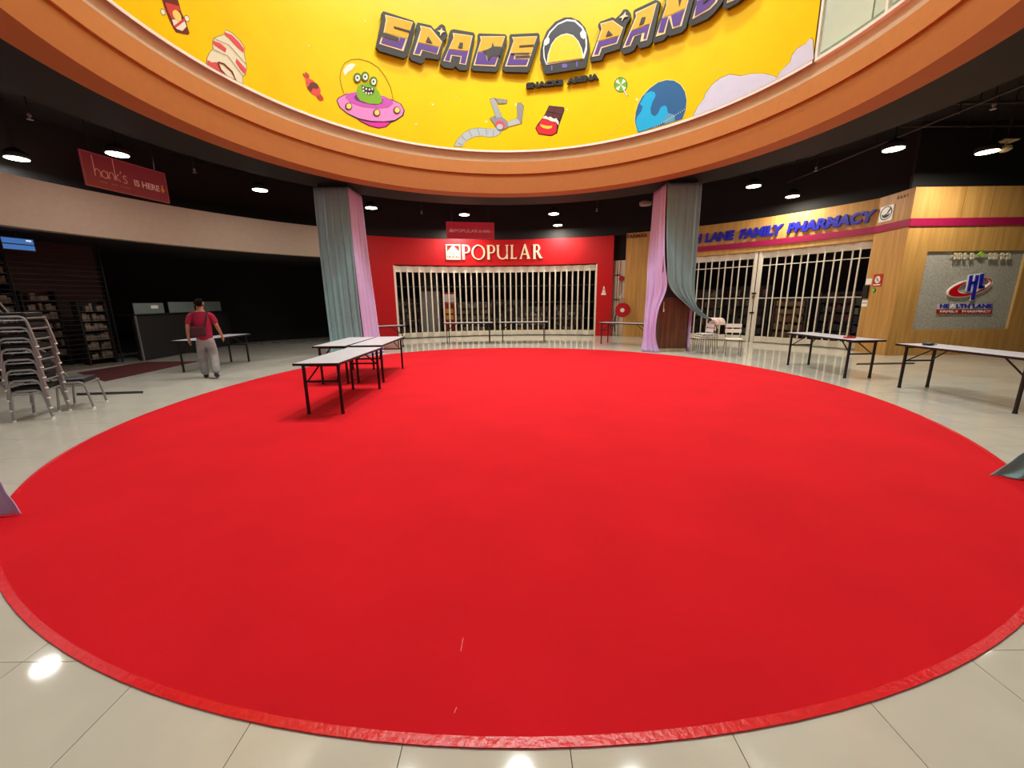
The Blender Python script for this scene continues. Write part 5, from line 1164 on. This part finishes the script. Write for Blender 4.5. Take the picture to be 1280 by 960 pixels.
for sx in (-1, 1): MB().tube([(.028 + sx * .028, .104, 1.535), (.030 + sx * .028, .112, 1.535)], .009, 8).build('eye', m_hair, man)
MB().bar((.008, .112, 1.472), (.048, .108, 1.472), .006, .008).build('mouth', M('lip', (140, 74, 70), rough=0.5), man)
bag = thing('sling_bag', 'dark sling bag worn across the back of the walking person', 'bag', man.location, math.radians(30))
bb = MB(); bb.box(-.19, .06, -.185, -.118, .90, 1.10); bb.build('pouch', M('dark_plum_canvas', (70, 24, 40), rough=0.7), bag, bevel=.02, smooth=True)
MB().box(-.16, .03, -.196, -.186, .93, 1.02).build('pocket', M('dark_plum_canvas', (70, 24, 40)), bag, bevel=.003)
sp = [(.05, -.15, 1.07), (.075, -.143, 1.18), (.105, -.128, 1.29), (.125, -.085, 1.385), (.12, 0.0, 1.425), (.10, .09, 1.37), (.03, .135, 1.22), (-.09, .135, 1.06), (-.17, .07, .98), (-.185, -.06, .97), (-.18, -.14, 1.0)]
st = MB()
for a, b in zip(sp, sp[1:]): st.bar(a, b, .028, .006, up=(0, 1, 0))
st.build('strap', M('plum_strap', (60, 22, 36), rough=0.7), bag)

# ---------------------------------------------------------------- ceiling services
m_pipe = M('dull_black_pipe', (44, 43, 40), rough=0.5)
def pipe(pa, pb, z, r, label):
    a, b = gnd(*pa, z), gnd(*pb, z); t = thing('ceiling_pipe', label, 'pipe', a, world=True, group='dark service pipes under the right ceiling')
    MB().tube([a, b], r, 8).build('pipe_run', m_pipe, t, smooth=True)
    for u in (0.2, 0.5, 0.8):
        p = a.lerp(b, u); MB().tube([p, (p.x, p.y, 5.62)], 0.012, 6).build('hanger_rod', m_pipe, t)
        MB().tube([p - (b - a).normalized() * 0.03, p + (b - a).normalized() * 0.03], r + 0.012, 8).build('clamp', m_pipe, t)
pipe((1010, 196), (1300, 80), 5.15, 0.03, 'dark service pipe slanting up to the right, closest to the orange ring')
pipe((985, 228), (1300, 98), 5.05, 0.022, 'dark service pipe slanting up to the right, under the first one')
pipe((1120, 158), (1300, 157), 5.2, 0.02, 'dark level service pipe just above the right downlights')
pipe((1150, 130), (1300, 127), 5.25, 0.03, 'dark level service pipe crossing the slanting pipes')
for x, y, lab in ((37, 147, 'sprinkler head above the far left downlight'), (243, 214, 'sprinkler head right of the maroon hanging sign'), (270, 252, 'sprinkler head over the beige fascia middle'), (508, 275, 'sprinkler head left of the small red sign, lower one'), (527, 266, 'sprinkler head left of the small red sign, upper one'),
                  (635, 284, 'bright sprinkler head between the small red sign and the downlight pair'), (746, 263, 'sprinkler head right of the downlight pair, upper one'), (762, 277, 'sprinkler head right of the downlight pair, lower one'), (905, 262, 'sprinkler head above the blue letters beside the teal drape'), (1020, 212, 'sprinkler head left of the large right downlight'), (1100, 222, 'sprinkler head above the round emblem plate'), (1242, 134, 'sprinkler head on the level pipe at right')):
    p = gnd(x, y, 4.95); t = thing('sprinkler_head', lab, 'sprinkler', (p.x, p.y, 5.62), group='ceiling sprinkler heads')
    MB().tube([(0, 0, 0), (0, 0, -0.62)], 0.014, 6).build('drop_pipe', m_pipe, t)
    MB().lathe([(0.02, -0.60), (0.035, -0.63), (0.02, -0.66), (0.012, -0.69)], 10).build('head', m_grey, t, smooth=True)
    MB().lathe([(0.045, -0.70), (0.05, -0.705), (0.012, -0.71)], 10).build('deflector', m_grey, t)
p = gnd(1257, 182, 4.62); t = thing('lamp_bracket', 'white metal lamp bracket hanging beside the far right downlight', 'bracket', (p.x, p.y, 5.62))
MB().tube([(0, 0, 0), (0, 0, -0.9)], 0.012, 6).build('hanger_rod', m_pipe, t)
m_br = M('cream_bracket', (200, 196, 160), rough=0.5)
MB().add([(-0.16, -0.1, -0.92), (0.16, -0.1, -0.92), (0.2, 0.1, -0.92), (-0.12, 0.1, -0.92), (-0.16, -0.1, -0.9), (0.16, -0.1, -0.9), (0.2, 0.1, -0.9), (-0.12, 0.1, -0.9)], [(0, 1, 2, 3), (7, 6, 5, 4), (0, 4, 5, 1), (1, 5, 6, 2), (2, 6, 7, 3), (3, 7, 4, 0)]).build('plate', m_br, t)
MB().lathe([(0.04, -1.0), (0.10, -1.02), (0.11, -1.08), (0.06, -1.12)], 14).build('cup', m_br, t, smooth=True)
MB().tube([(0, 0, -0.92), (0, 0, -1.0)], 0.02, 6).build('stem', m_br, t)
